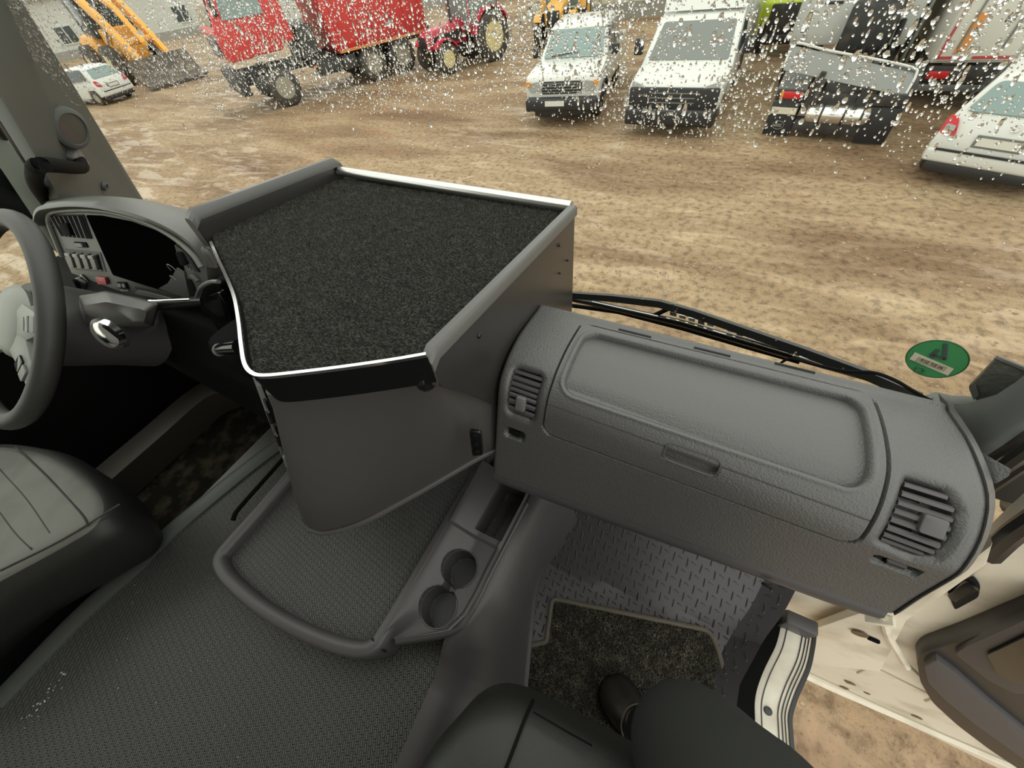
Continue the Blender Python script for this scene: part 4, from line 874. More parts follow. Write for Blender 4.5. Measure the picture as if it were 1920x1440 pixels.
wm = thing('wing_mirror', 'grey wing mirror housing outside the driver side window', 'mirror')
wq = [PX(*q, -2.22) for q in ((-60, 190), (22, 264), (80, 325), (160, 425), (110, 480), (60, 402), (0, 312), (-60, 245))]
obj('housing', MB().prism(roundpoly(wq, .02), (-.12, .02, 0)), mat('grey mirror housing', (.30, .305, .28), .5), wm, bevel=.012)
obj('lower_arm', MB().prism(roundpoly([PX(*q, -2.24) for q in ((-60, 250), (0, 314), (58, 400), (105, 475), (70, 500), (20, 420), (-60, 330))], .02), (-.10, .02, 0)), M_black, wm, bevel=.012)

# ================================================================== THE YARD (absolute coordinates, ground at 0)
def GP(px, py, z=0): return PZ(px, py, z-H)+Vector((0, 0, H))
def ground_mat():
    m = bpy.data.materials.new('wet clay yard'); m.use_nodes = True; t = m.node_tree; b = t.nodes['Principled BSDF']; L = t.links.new; b.inputs['Specular IOR Level'].default_value = .3
    tcn = t.nodes.new('ShaderNodeTexCoord')
    def noise(sc, det, vec=None, dist=0):
        n = t.nodes.new('ShaderNodeTexNoise'); n.inputs['Scale'].default_value = sc; n.inputs['Detail'].default_value = det; n.inputs['Distortion'].default_value = dist
        L(vec or tcn.outputs['Object'], n.inputs['Vector']); return n
    def ramp(src, *st):
        r = t.nodes.new('ShaderNodeValToRGB'); e = r.color_ramp.elements
        e[0].position, e[0].color = st[0]; e[1].position, e[1].color = st[-1]
        for p, c in st[1:-1]: q = e.new(p); q.color = c
        L(src, r.inputs[0]); return r
    mp = t.nodes.new('ShaderNodeMapping'); mp.inputs['Scale'].default_value = (.45, 1.5, 1); mp.inputs['Rotation'].default_value = (0, 0, .12); L(tcn.outputs['Object'], mp.inputs[0])
    n1 = noise(.55, 9, mp.outputs[0], .6); n2 = noise(9, 8); n3 = noise(.22, 5, None, .8); n4 = noise(42, 4); n5 = noise(1.7, 8, mp.outputs[0], 1.2)
    c1 = ramp(n1.outputs[0], (.30, (.205, .125, .068, 1)), (.48, (.315, .215, .125, 1)), (.60, (.40, .29, .175, 1)), (.75, (.30, .18, .098, 1)))
    c2 = ramp(n2.outputs[0], (.33, (.45, .42, .38, 1)), (.5, (1, 1, 1, 1)), (.72, (1.22, 1.2, 1.16, 1)))
    mx = t.nodes.new('ShaderNodeMix'); mx.data_type = 'RGBA'; mx.blend_type = 'MULTIPLY'; mx.inputs[0].default_value = .75; L(c1.outputs[0], mx.inputs[6]); L(c2.outputs[0], mx.inputs[7])
    c3 = ramp(n4.outputs[0], (.28, (.5, .46, .42, 1)), (.42, (1, 1, 1, 1)), (.70, (1, 1, 1, 1)), (.80, (1.9, 1.85, 1.75, 1)))
    mx2 = t.nodes.new('ShaderNodeMix'); mx2.data_type = 'RGBA'; mx2.blend_type = 'MULTIPLY'; mx2.inputs[0].default_value = .8; L(mx.outputs[2], mx2.inputs[6]); L(c3.outputs[0], mx2.inputs[7])
    L(mx2.outputs[2], b.inputs['Base Color'])
    wet = ramp(n5.outputs[0], (.40, (.30, .30, .30, 1)), (.50, (.75, .75, .75, 1))); L(wet.outputs[0], b.inputs['Roughness'])
    bp = t.nodes.new('ShaderNodeBump'); bp.inputs['Strength'].default_value = .55; bp.inputs['Distance'].default_value = .06
    ad = t.nodes.new('ShaderNodeMath'); ad.operation = 'ADD'; ml = t.nodes.new('ShaderNodeMath'); ml.operation = 'MULTIPLY'; ml.inputs[1].default_value = .5
    L(n4.outputs[0], ml.inputs[0]); L(n2.outputs[0], ad.inputs[0]); L(ml.outputs[0], ad.inputs[1]); L(ad.outputs[0], bp.inputs['Height'])
    fl_ = ramp(n5.outputs[0], (.36, (0, 0, 0, 1)), (.50, (1, 1, 1, 1))); L(fl_.outputs[0], bp.inputs['Strength']); L(bp.outputs[0], b.inputs['Normal'])
    return m
solo('ground', MB().grid(lambda u, v: (-95+150*u, -12+100*v, 0), 4, 4), ground_mat(), 'wet brown clay yard', '', kind='structure', cab=False, smooth=0)
cl = MB()                                                       # stones and lumps of clay on the yard
for k in range(2600):
    y = RNG.uniform(.6, 9); x = RNG.uniform(-.9, .9)*(y+1.2)-.1*y; r = RNG.uniform(.008, .03)*(.6+.08*y); n = 6; k0 = len(cl.v); a0 = RNG.uniform(0, 6)
    for rr, hh in ((1, -.1), (.65, .35)):
        for q in range(n): a = a0+2*math.pi*q/n; cl.v.append((x+math.cos(a)*rr*r*RNG.uniform(.8, 1.6), y+math.sin(a)*rr*r*RNG.uniform(.7, 1.2), hh*r))
    for q in range(n): cl.f.append((k0+q, k0+(q+1) % n, k0+n+(q+1) % n, k0+n+q))
    cl.f.append(tuple(k0+n+q for q in range(n)))
solo('clay_lumps', cl, mat('clay lumps', (.33, .235, .145), .6, var=(3, (.20, .13, .075), .42, .6)), 'small clay lumps and stones strewn over the yard', 'stones', kind='stuff', cab=False)

M_wpaint = mat('white vehicle paint', (.60, .61, .57), .3, coat=.3)
M_redp = mat('red truck paint', (.56, .035, .03), .4)
M_redp2 = mat('crimson tractor paint', (.48, .03, .06), .35)
M_orange = mat('orange loader paint', (.78, .36, .04), .45)
M_yel = mat('amber tractor paint', (.72, .38, .06), .45)
M_lime = mat('lime body paint', (.52, .66, .05), .45)
M_vglass = mat('vehicle glass', (.045, .06, .06), .08)
M_vglass2 = mat('pale vehicle glass', (.20, .27, .26), .12)
M_tyre = mat('muddy tyre', (.05, .045, .038), .75, var=(6, (.13, .105, .075), .5, .7))
M_rim = mat('muddy rim', (.30, .27, .21), .6)
M_rimy = mat('cream rim', (.62, .52, .26), .55)
M_chas = mat('black chassis', (.028, .027, .026), .55, var=(4, (.07, .06, .05), .5, .72))
M_bump = mat('black bumper plastic', (.02, .02, .022), .4)
M_lamp = mat('clear lamp', (.32, .33, .31), .12)
M_amb = mat('amber lamp', (.75, .27, .03), .3)
M_rlamp = mat('red lamp', (.55, .02, .025), .25)
M_plate = mat('number plate', (.62, .62, .55), .5)
M_tape = mat('orange reflective panel', (.80, .20, .09), .5)
M_tape2 = mat('red reflective tape', (.42, .05, .05), .5)
M_sheet = mat('dull aluminium sheet', (.22, .225, .21), .45, .5)
M_tank = mat('bright tank metal', (.75, .74, .70), .25, .9)
M_trail = mat('cream trailer panel', (.66, .64, .56), .5, var=(.8, (.56, .54, .46), .45, .7))

def wheel(root, c, r, w, rim=None, side=1):
    c = Vector(c); o = obj('wheel', MB().lathe([(r*.58, -w/2), (r*.9, -w/2), (r, -w*.36), (r, w*.36), (r*.9, w/2), (r*.58, w/2)], c, (1, 0, 0), 28, False), M_tyre, root, smooth=50)
    s = side
    q = obj('wheel_rim', MB().lathe([(r*.60, s*w*.46), (r*.56, s*w*.40), (r*.50, s*w*.18), (r*.30, s*w*.16), (r*.26, s*w*.36), (r*.10, s*w*.40), (.001, s*w*.40)], c, (1, 0, 0), 24), rim or M_rim, o, smooth=40)
    return o
def body(root, nm, prof, hw, m, bevel=.03, taper=None):
    """side profile (y,z) extruded across the width; hw(z) half width"""
    f = hw if callable(hw) else (lambda z: hw)
    n = len(prof); b = MB().add([(-f(z), y, z) for y, z in prof]+[(f(z), y, z) for y, z in prof], [tuple(range(n)), tuple(range(2*n-1, n-1, -1))]+[(i, (i+1) % n, n+(i+1) % n, n+i) for i in range(n)])
    return obj(nm, b, m, root, bevel=bevel, seg=2)
def pane(root, nm, pts, vec, m, r=.03, **k): return obj(nm, MB().prism(roundpoly([Vector(p) for p in pts], r), vec), m, root, **k)

def pickup(root):
    hw = lambda z: .97 if z < 1.1 else .97-.26*(z-1.1)/.8
    bd = body(root, 'body', [(0, .62), (0, .98), (.06, 1.08), (.30, 1.13), (1.30, 1.17), (2.05, 1.73), (2.3, 1.80), (3.5, 1.82), (3.62, 1.2), (5.1, 1.15), (5.1, .55), (3.9, .5), (1.4, .5), (1.3, .75), (.55, .75), (.4, .55)], hw, M_wpaint, .035)
    pane(bd, 'windscreen', [(-.82, 1.335, 1.205), (.82, 1.335, 1.205), (.72, 1.985, 1.69), (-.72, 1.985, 1.69)], (0, -.02, .012), M_vglass2, .05)
    for s in (-1, 1):
        pane(bd, 'side_window', [(s*.955, 1.6, 1.24), (s*.955, 2.45, 1.24), (s*.82, 2.45, 1.69), (s*.82, 2.12, 1.69)], (s*.012, 0, 0), M_vglass, .03)
        pane(bd, 'side_window', [(s*.955, 2.55, 1.24), (s*.955, 3.45, 1.24), (s*.82, 3.4, 1.69), (s*.82, 2.55, 1.69)], (s*.012, 0, 0), M_vglass, .03)
        obj('mirror', MB().box((s*1.10, 1.55, 1.30), (.20, .10, .22)), M_bump, root, bevel=.03)
        hl = pane(root, 'headlight', [(s*.56, -.005, .80), (s*.86, .0, .78), (s*.94, .02, .95), (s*.62, -.0, 1.0)], (0, -.03, 0), M_lamp, .04)
        pane(hl, 'indicator', [(s*.84, -.012, .90), (s*.955, .0, .90), (s*.955, .0, 1.0), (s*.84, -.012, 1.0)], (0, -.03, 0), M_amb, .03)
        wheel(root, (s*.80, .92, .37), .37, .25, M_rim, s); wheel(root, (s*.80, 3.9, .37), .37, .25, M_rim, s)
        obj('wheel_arch', MB().tube([(s*.97, .92+math.cos(a)*.44, .40+math.sin(a)*.44) for a in [math.pi*k/8 for k in range(9)]], .04, 6), M_bump, root)
    gr_ = obj('grille', MB().box((0, -.005, .86), (1.08, .04, .27)), M_bump, root, bevel=.03)
    for k in range(4): obj('grille_bar', MB().box((0, -.03, .77+.06*k), (1.02, .02, .018)), M_grey, gr_)
    obj('bumper', MB().box((0, -.02, .52), (1.94, .30, .30)), M_bump, root, bevel=.06, seg=3)
    obj('number_plate', MB().box((-.15, -.185, .56), (.52, .015, .115)), M_plate, root)
    obj('lower_guard', MB().box((0, .12, .32), (1.5, .3, .16)), M_bump, root, bevel=.03)
    obj('wiper', MB().tube([(-.6, 1.33, 1.25), (.1, 1.40, 1.31)], .012, 6), M_bump, root)
def van(root):
    hw = lambda z: 1.03 if z < 1.2 else 1.03-.16*(z-1.2)/1.0
    bd = body(root, 'cab', [(0, .55), (0, .95), (.12, 1.03), (.95, 1.18), (1.85, 1.86), (2.1, 1.94), (3.0, 1.96), (3.0, .45), (1.5, .45), (1.45, .8), (.65, .8), (.55, .5)], hw, M_wpaint, .05)
    pane(bd, 'windscreen', [(-.90, 1.03, 1.22), (.90, 1.03, 1.22), (.80, 1.78, 1.78), (-.80, 1.78, 1.78)], (0, -.02, .02), mat('grey vehicle glass', (.17, .18, .17), .15), .07)
    obj('wiper', MB().tube([(-.7, 1.02, 1.21), (.0, 1.10, 1.28), (.55, 1.02, 1.21)], .014, 6), M_bump, root)
    for s in (-1, 1):
        pane(bd, 'side_window', [(s*1.02, 1.45, 1.26), (s*1.02, 2.6, 1.26), (s*.93, 2.6, 1.78), (s*.93, 1.98, 1.78)], (s*.012, 0, 0), M_vglass, .04)
        obj('mirror', MB().box((s*1.22, 1.25, 1.45), (.22, .12, .32)), M_bump, root, bevel=.04)
        pane(root, 'headlight', [(s*.56, -.01, .80), (s*.90, .0, .84), (s*1.0, .06, 1.08), (s*.66, .0, .98)], (0, -.03, 0), M_lamp, .05)
        wheel(root, (s*.86, 1.05, .36), .36, .24, M_rim, s); wheel(root, (s*.86, 4.4, .36), .36, .24, M_rim, s)
    gp = obj('front_panel', MB().box((0, -.005, .74), (1.98, .07, .44)), M_bump, root, bevel=.05, seg=3)
    for k in range(3): obj('grille_bar', MB().box((0, -.045, .68+.09*k), (1.0, .02, .02)), M_grey, gp)
    obj('number_plate', MB().box((.0, -.10, .50), (.46, .02, .11)), M_plate, root)
    obj('bumper', MB().box((0, .02, .40), (2.05, .30, .34)), M_bump, root, bevel=.06, seg=3)
    obj('wind_deflector', MB().loft([[(x*w_, y, z) for x in (-1, 1) for y, z in ((y0, z0), (y0+.1, z0))][:2]+[(w_, y0+.1, z0), (w_, y0, z0)] for w_, y0, z0 in ((.90, 1.95, 1.95), (.96, 2.4, 2.4), (1.0, 2.9, 2.9))]), M_wpaint, root)
    obj('cargo_box', MB().box((0, 4.75, 1.95), (2.0, 3.3, 2.1)), M_wpaint, root, bevel=.03)
    obj('chassis', MB().box((0, 4.3, .65), (1.0, 4.0, .2)), M_chas, root)
def dump(root):
    c = body(root, 'cab', [(-1.25, 1.42), (-1.30, 2.15), (-1.18, 2.35), (-.95, 3.2), (-.8, 3.3), (.95, 3.3), (.98, 1.62), (.6, 1.6), (.45, 1.45), (-.5, 1.45), (-.6, 1.42)], lambda z: 1.22 if z < 2.3 else 1.22-.10*(z-2.3), M_redp, .05)
    pane(c, 'windscreen', [(-1.05, -1.235, 2.27), (1.05, -1.235, 2.27), (.98, -1.0, 3.1), (-.98, -1.0, 3.1)], (0, -.02, 0), M_vglass2, .06)
    for s in (-1, 1):
        pane(c, 'side_window', [(s*1.21, -.9, 2.35), (s*1.21, .35, 2.35), (s*1.14, .35, 3.05), (s*1.14, -.72, 3.05)], (s*.02, 0, 0), M_vglass2, .05)
        obj('mirror', MB().box((s*1.38, -1.0, 2.7), (.10, .12, .5)), M_bump, root, bevel=.03)
        obj('step_panel', MB().box((s*1.12, -.55, .72), (.14, .55, .45)), M_chas, root, bevel=.02)
        pane(root, 'headlight', [(s*.75, -1.37, .68), (s*1.1, -1.37, .68), (s*1.1, -1.37, .86), (s*.75, -1.37, .86)], (0, -.03, 0), M_lamp, .03)
    g = obj('grille', MB().box((0, -1.285, 1.78), (1.6, .06, .52)), M_bump, root, bevel=.03)
    for k in range(5): obj('grille_bar', MB().box((0, -1.325, 1.60+.09*k), (1.5, .03, .035)), M_grey, g)
    obj('bumper', MB().box((0, -1.22, .86), (2.4, .30, .62)), M_chas, root, bevel=.05)
    for s in (-1, 1):
        obj('chassis_rail', MB().box((s*.40, 2.7, .95), (.14, 7.6, .26)), M_chas, root)
        wheel(root, (s*1.05, 0, .53), .53, .32, M_rim, s); wheel(root, (s*1.02, 3.45, .53), .53, .42, M_rim, s); wheel(root, (s*1.02, 4.72, .53), .53, .42, M_rim, s)
    obj('engine_box', MB().box((0, 1.45, 1.35), (1.9, .55, 1.1)), M_chas, root, bevel=.05)
    obj('fuel_tank', MB().box((1.0, 1.75, .78), (.45, .9, .45)), M_chas, root, bevel=.06); obj('battery_box', MB().box((1.05, 2.55, .75), (.4, .5, .4)), M_chas, root, bevel=.03)
    b = obj('tipper_box', MB().loft([[(-x, y0, z), (x, y0, z), (x, 6.0, z), (-x, 6.0, z)] for x, y0, z in ((1.14, 2.32, 1.0), (1.22, 2.22, 1.25), (1.24, 2.05, 3.4))]), M_redp, root, bevel=.03)
    for s in (-1, 1):
        for k in range(6): obj('side_rib', MB().box((s*1.255, 2.45+.68*k, 2.2), (.08, .12, 2.2)), M_redp, b, bevel=.02)
        obj('lower_strip', MB().box((s*1.24, 4.15, 1.06), (.08, 3.7, .08)), mat('orange worn paint', (.62, .22, .06), .6), b)
    obj('cab_protector', MB().box((0, 1.35, 3.42), (2.4, 1.5, .08)), M_redp, b)
    obj('side_marker', MB().box((1.2, 1.3, .85), (.03, .10, .06)), M_amb, root)
def tractor(root, m, rim, s_=1.0):
    hd_ = body(root, 'bonnet', [(-1.9, .75), (-1.95, 1.15), (-1.7, 1.35), (.0, 1.5), (.0, .8)], .38, m, .06)
    obj('grille', MB().box((0, -1.94, .98), (.55, .05, .45)), M_bump, root, bevel=.02)
    for s in (-1, 1):
        pane(hd_, 'side_panel', [(s*.39, -1.7, .85), (s*.39, -.2, .9), (s*.39, -.2, 1.25), (s*.39, -1.6, 1.15)], (s*.01, 0, 0), M_bump, .04)
        wheel(root, (s*.75, -1.35, .50), .50, .34, rim, s); wheel(root, (s*.85, .95, .82), .82, .48, rim, s)
        obj('fender', MB().loft([[(s*.62, .95+math.cos(a)*.92, .86+math.sin(a)*.92), (s*1.08, .95+math.cos(a)*.92, .86+math.sin(a)*.92), (s*1.08, .95+math.cos(a)*.86, .86+math.sin(a)*.86), (s*.62, .95+math.cos(a)*.86, .86+math.sin(a)*.86)] for a in [.3+2.7*k/10 for k in range(11)]]), m, root)
        obj('front_fender', MB().loft([[(s*.58, -1.35+math.cos(a)*.60, .52+math.sin(a)*.60), (s*.92, -1.35+math.cos(a)*.60, .52+math.sin(a)*.60), (s*.92, -1.35+math.cos(a)*.55, .52+math.sin(a)*.55), (s*.58, -1.35+math.cos(a)*.55, .52+math.sin(a)*.55)] for a in [.5+2.0*k/8 for k in range(9)]]), m, root)
    cb_ = obj('cab', MB().loft([[(-x, y0, z), (x, y0, z), (x, y1, z), (-x, y1, z)] for x, y0, y1, z in ((.72, .0, 1.5, 1.1), (.78, -.05, 1.55, 1.7), (.70, .1, 1.45, 2.6))]), M_vglass2, root, bevel=.03)
    obj('roof', MB().box((0, .78, 2.66), (1.55, 1.6, .14)), m, root, bevel=.04)
    for s in (-1, 1):
        for y in (.0, 1.5): obj('cab_post', MB().tube([(s*.75, y, 1.1), (s*.80, y*1.02-.01, 1.7), (s*.71, y*.92+.08, 2.6)], .04, 6), m, cb_)
    obj('axle', MB().box((0, -.2, .7), (.5, 3.0, .4)), M_chas, root); obj('exhaust', MB().tube([(.3, -.6, 1.4), (.3, -.6, 2.3)], .05, 8), M_bump, root)
def loader(root):
    """front loader seen from its right, bucket ahead (-y)"""
    for s in (-1, 1):
        am = obj('loader_arm', MB().loft([[(s*.62-.11, y, z+h), (s*.62+.11, y, z+h), (s*.62+.11, y, z-h), (s*.62-.11, y, z-h)] for y, z, h in ((-3.35, .75, .10), (-2.6, 1.35, .24), (-1.5, 2.25, .28), (-.1, 3.15, .22), (.35, 3.3, .14))]), M_orange, root, bevel=.03)
        obj('lift_cylinder', MB().tube([(s*.62, -.3, 1.4), (s*.62, -1.6, 2.0)], .07, 10), M_tank, root)
        wheel(root, (s*1.0, -.9, .72), .72, .5, M_rimy, s); wheel(root, (s*1.0, 2.2, .72), .72, .5, M_rimy, s)
    obj('tilt_link', MB().loft([[(-.1, y, z+h), (.1, y, z+h), (.1, y, z-h), (-.1, y, z-h)] for y, z, h in ((-3.1, 1.35, .08), (-2.0, 2.55, .12), (-.4, 3.1, .10))]), M_orange, root, bevel=.02)
    obj('cross_tube', MB().tube([(-.62, -2.5, 1.45), (.62, -2.5, 1.45)], .12, 12), M_orange, root)
    obj('bucket', MB().loft([[(x, -3.3, .95), (x, -3.5, .45), (x, -3.9, .18), (x, -4.55, .10), (x, -4.5, .16), (x, -3.9, .28), (x, -3.62, .55), (x, -3.45, .98)] for x in (-1.3, 1.3)]), mat('muddy bucket steel', (.07, .055, .042), .7, var=(3, (.15, .11, .075), .45, .65)), root)
    for x in (-1.1, -.66, -.22, .22, .66, 1.1): obj('bucket_tooth', MB().box((x, -4.62, .11), (.10, .22, .06)), M_chas, root)
    obj('front_frame', MB().loft([[(-.55, y, .6), (.55, y, .6), (.5, y, 1.9), (-.5, y, 1.9)] for y in (-1.2, .4)]), M_orange, root, bevel=.05)
    obj('rear_body', MB().loft([[(-.8, y, .7), (.8, y, .7), (.8, y, h), (-.8, y, h)] for y, h in ((.9, 1.7), (2.6, 1.75), (3.6, 1.5))]), M_orange, root, bevel=.08)
    cb_ = obj('cab', MB().loft([[(-.7, y0, z), (.7, y0, z), (.7, y1, z), (-.7, y1, z)] for y0, y1, z in ((.4, 1.9, 1.6), (.45, 1.9, 3.1))]), M_vglass, root, bevel=.04)
    obj('cab_roof', MB().box((0, 1.15, 3.16), (1.6, 1.7, .14)), M_orange, cb_, bevel=.04)
def hatch(root, front_view):
    """small white car; y=0 at its rear bumper, body runs to +y"""
    hw = lambda z: .86 if z < .9 else .86-.26*(z-.9)/.55
    b = body(root, 'body', [(.0, .38), (-.02, .62), (.03, .80), (.12, 1.0), (.42, 1.40), (.75, 1.46), (1.9, 1.47), (2.75, 1.02), (3.75, .86), (3.95, .70), (3.95, .35), (3.55, .28), (3.4, .6), (2.85, .6), (2.7, .28), (1.1, .28), (.95, .6), (.45, .6), (.3, .30)], hw, M_wpaint, .05)
    pane(b, 'rear_window', [(-.70, .135, 1.02), (.70, .135, 1.02), (.56, .395, 1.36), (-.56, .395, 1.36)], (0, -.018, .014), M_vglass2, .08)
    pane(b, 'front_window', [(-.72, 2.74, 1.045), (.72, 2.74, 1.045), (.58, 1.98, 1.44), (-.58, 1.98, 1.44)], (0, .012, .02), M_vglass2, .08)
    for s in (-1, 1):
        pane(b, 'side_window', [(s*.845, .55, 1.0), (s*.845, 2.45, 1.0), (s*.645, 1.85, 1.40), (s*.645, .75, 1.40)], (s*.01, 0, 0), M_vglass, .05)
        tl = pane(root, 'tail_light', [(s*.60, .0, .72), (s*.84, .05, .74), (s*.84, .12, .98), (s*.70, .07, .95)], (0, -.035, 0), M_rlamp, .06)
        pane(tl, 'light_lens', [(s*.66, -.02, .80), (s*.80, .03, .81), (s*.80, .05, .87), (s*.67, -.0, .86)], (0, -.035, 0), M_lamp, .02)
        pane(root, 'headlight', [(s*.50, 3.94, .66), (s*.80, 3.86, .68), (s*.80, 3.74, .84), (s*.55, 3.84, .82)], (0, .04, 0), M_lamp, .05)
        wheel(root, (s*.75, .72, .31), .31, .20, M_rim, s); wheel(root, (s*.75, 3.12, .31), .31, .20, M_rim, s)
    np_ = obj('number_plate', MB().box((-.06, -.025, .70), (.50, .02, .11), Matrix.Rotation(-.05, 3, 'X')), M_plate, root)
    obj('plate_recess', MB().box((-.06, -.015, .70), (.58, .02, .17)), M_grey, root)
    for k, (x, h) in enumerate(((-.24, .06), (-.17, .05), (-.11, .06), (-.05, .05), (.01, .06), (.06, .05), (.12, .06))):
        if k % 2 == 0: pass
    obj('bumper', MB().box((0, .02, .44), (1.68, .14, .20)), M_wpaint, root, bevel=.05, seg=3)
    obj('bumper_slot', MB().box((0, -.045, .535), (1.5, .03, .028)), M_bump, root)
    obj('lower_valance', MB().box((0, .06, .27), (1.5, .16, .16)), M_bump, root, bevel=.03)
    obj('front_bumper', MB().box((0, 3.95, .42), (1.62, .12, .16)), M_bump, root, bevel=.03)
    obj('badge', MB().lathe([(.05, 0), (.045, .01)], (0, .05, .90), (0, -1, .3), 16), M_tank, root)
def semi(root):
    """tractor unit seen from behind; x across, y ahead, rear edge at y=0"""
    for s in (-1, 1):
        f = obj('mud_flap', MB().box((s*.86, -.02, .34), (.52, .03, .62)), M_bump, root, bevel=.01)
        obj('lamp_board', MB().box((s*.86, -.05, .78), (.50, .08, .20)), M_chas, root, bevel=.015)
        if s < 0: obj('tail_light', MB().box((-.80, -.10, .79), (.34, .03, .12)), M_rlamp, root, bevel=.01); obj('tail_amber', MB().box((-1.0, -.102, .79), (.06, .03, .12)), M_amb, root)
        if s < 0:
            obj('number_plate', MB().box((-.86, -.05, .50), (.48, .015, .12)), M_paper, root)
            obj('emblem_ring', MB().tube([(-.86+.11*math.cos(a), -.045, .23+.075*math.sin(a)) for a in [2*math.pi*k/20 for k in range(20)]], .010, 6, True), M_trimgrey, f)
            obj('emblem_bar', MB().box((-.86, -.045, .23), (.13, .01, .06)), M_trimgrey, f)
        obj('mudguard', MB().loft([[(s*.60, .75+math.cos(a)*.66, .55+math.sin(a)*.60), (s*1.14, .75+math.cos(a)*.66, .55+math.sin(a)*.60), (s*1.14, .75+math.cos(a)*.62, .55+math.sin(a)*.56), (s*.60, .75+math.cos(a)*.62, .55+math.sin(a)*.56)] for a in [.2+2.9*k/12 for k in range(13)]]), M_grey if s < 0 else M_chas, root)
        wheel(root, (s*.88, .75, .50), .50, .50, M_rim, s); wheel(root, (s*1.0-.42, 4.0, .50), .50, .32, M_rim, s)
        obj('chassis_rail', MB().box((s*.38, 2.6, .82), (.10, 5.4, .26)), M_chas, root)
    tk = obj('air_tank', MB().lathe([(.02, -.55), (.13, -.54), (.165, -.48), (.165, .48), (.13, .54), (.02, .55)], (.12, .02, .47), (1, 0, 0), 24), M_tank, root, smooth=50)
    for x in (-.28, .12, .42): obj('tank_strap', MB().lathe([(.170, -.02), (.170, .02)], (.12+x, .02, .47), (1, 0, 0), 24, False), M_chas, tk)
    obj('cross_member', MB().box((0, .05, .72), (1.3, .10, .22)), M_chas, root, bevel=.02); obj('under_guard', MB().box((.1, .12, .24), (1.4, .3, .24)), M_chas, root, bevel=.05)
    obj('centre_block', MB().box((.05, .45, .85), (.7, .8, .26)), M_chas, root, bevel=.04)
    obj('frame_post', MB().box((-.46, .02, .85), (.10, .10, .62), Matrix.Rotation(.12, 3, 'Y')), M_chas, root)
    df = MB().slab(lambda u, v: (-1.16+2.2*u, .02+.34*v-.10*v*v, 1.17-.34*u+.34*v*(1-.15*u)+.05*math.sin(math.pi*v)), 16, 8, (0, .012, -.012))
    d_ = obj('metal_deflector', df, M_sheet, root, smooth=50)
    obj('deflector_edge', MB().tube(catmull([(-1.17, .05, 1.20), (-1.18, .20, 1.42), (-1.12, .27, 1.545), (-.5, .27, 1.43), (.3, .27, 1.31), (.92, .27, 1.20), (1.03, .22, 1.11), (1.03, .05, .86)], 4), .022, 8), M_wpaint, d_)
    cb_ = obj('cab', MB().loft([[(-x-.42, 3.3, z), (x-.42, 3.3, z), (x-.42, 5.5, z), (-x-.42, 5.5, z)] for x, z in ((1.18, .95), (1.22, 1.2), (1.22, 2.9), (1.12, 3.6))]), M_wpaint, root, bevel=.06)
    pane(cb_, 'rear_window', [(-.15, 3.29, 1.95), (.65, 3.29, 1.95), (.65, 3.29, 2.45), (-.15, 3.29, 2.45)], (0, -.02, 0), M_vglass, .06)
    obj('rear_vent', MB().box((.48, 3.28, 1.82), (.30, .03, .06)), M_bump, cb_, bevel=.01); obj('rear_vent', MB().box((-.95, 3.28, 1.72), (.36, .03, .05)), M_bump, cb_, bevel=.01)
    ht = obj('air_hoses', MB(), M_bump, root) if False else None
    for k in range(5): obj('coiled_hose', MB().tube(catmull([(.0+.13*k, 3.2, 1.45-.02*abs(k-2)), (-.10+.16*k, 3.0, 1.15), (-.16+.18*k, 2.5, .98)], 4), .06, 8), M_bump, root)
    obj('rear_equipment', MB().box((-.05, 2.95, 1.35), (.95, .5, .85)), M_chas, root, bevel=.08)
    obj('side_fairing', MB().box((.84, 3.9, 1.9), (.06, 1.3, 2.6), Matrix.Rotation(.05, 3, 'Z')), mat('grey fairing', (.22, .23, .22), .4), root, bevel=.02)
def trailer(root):
    b = obj('box_body', MB().box((1.27, 3.5, 2.33), (2.54, 7.0, 2.95)), M_trail, root, bevel=.02)
    for x in (.64, 1.90): obj('rear_door', MB().box((x, -.02, 2.33), (1.20, .05, 2.86)), M_trail, b, bevel=.012)
    for x in (.30, .98, 1.56, 2.24): obj('lock_rod', MB().tube([(x, -.07, 1.1), (x, -.07, 3.75)], .018, 8), M_sheet, b)
    for P in ([(.06, .95), (.08, 3.7)], [(.06, .95), (.50, .95)], [(.62, .95), (1.2, .95)], [(1.34, .95), (2.4, .95)]):
        (x0, z0), (x1, z1) = P; obj('reflective_tape', MB().box(((x0+x1)/2, -.052, (z0+z1)/2), (max(.045, x1-x0), .012, max(.045, z1-z0))), M_tape2, b)
    obj('warning_panel', MB().box((.36, -.055, 1.32), (.17, .014, .62)), mat('amber warning panel', (.66, .25, .05), .5), b); obj('warning_panel', MB().box((.72, -.055, 2.05), (.34, .014, .40)), M_tape, b)
    obj('under_frame', MB().box((1.27, 3.2, .74), (1.0, 6.4, .22)), M_chas, root); obj('lamp_bar', MB().box((1.27, .05, .68), (2.5, .12, .26)), M_chas, root, bevel=.02)
    obj('tail_light', MB().box((.25, -.03, .66), (.36, .03, .13)), M_rlamp, root, bevel=.01); obj('tail_light', MB().box((2.3, -.03, .66), (.36, .03, .13)), M_rlamp, root, bevel=.01)
    obj('bumper_bar', MB().box((1.27, .1, .42), (2.45, .12, .12)), M_sheet, root, bevel=.01)
    for s, x in ((-1, .25), (1, 2.29)):
        for y in (1.4, 2.7): wheel(root, (x, y, .5), .5, .38, M_rim, s)
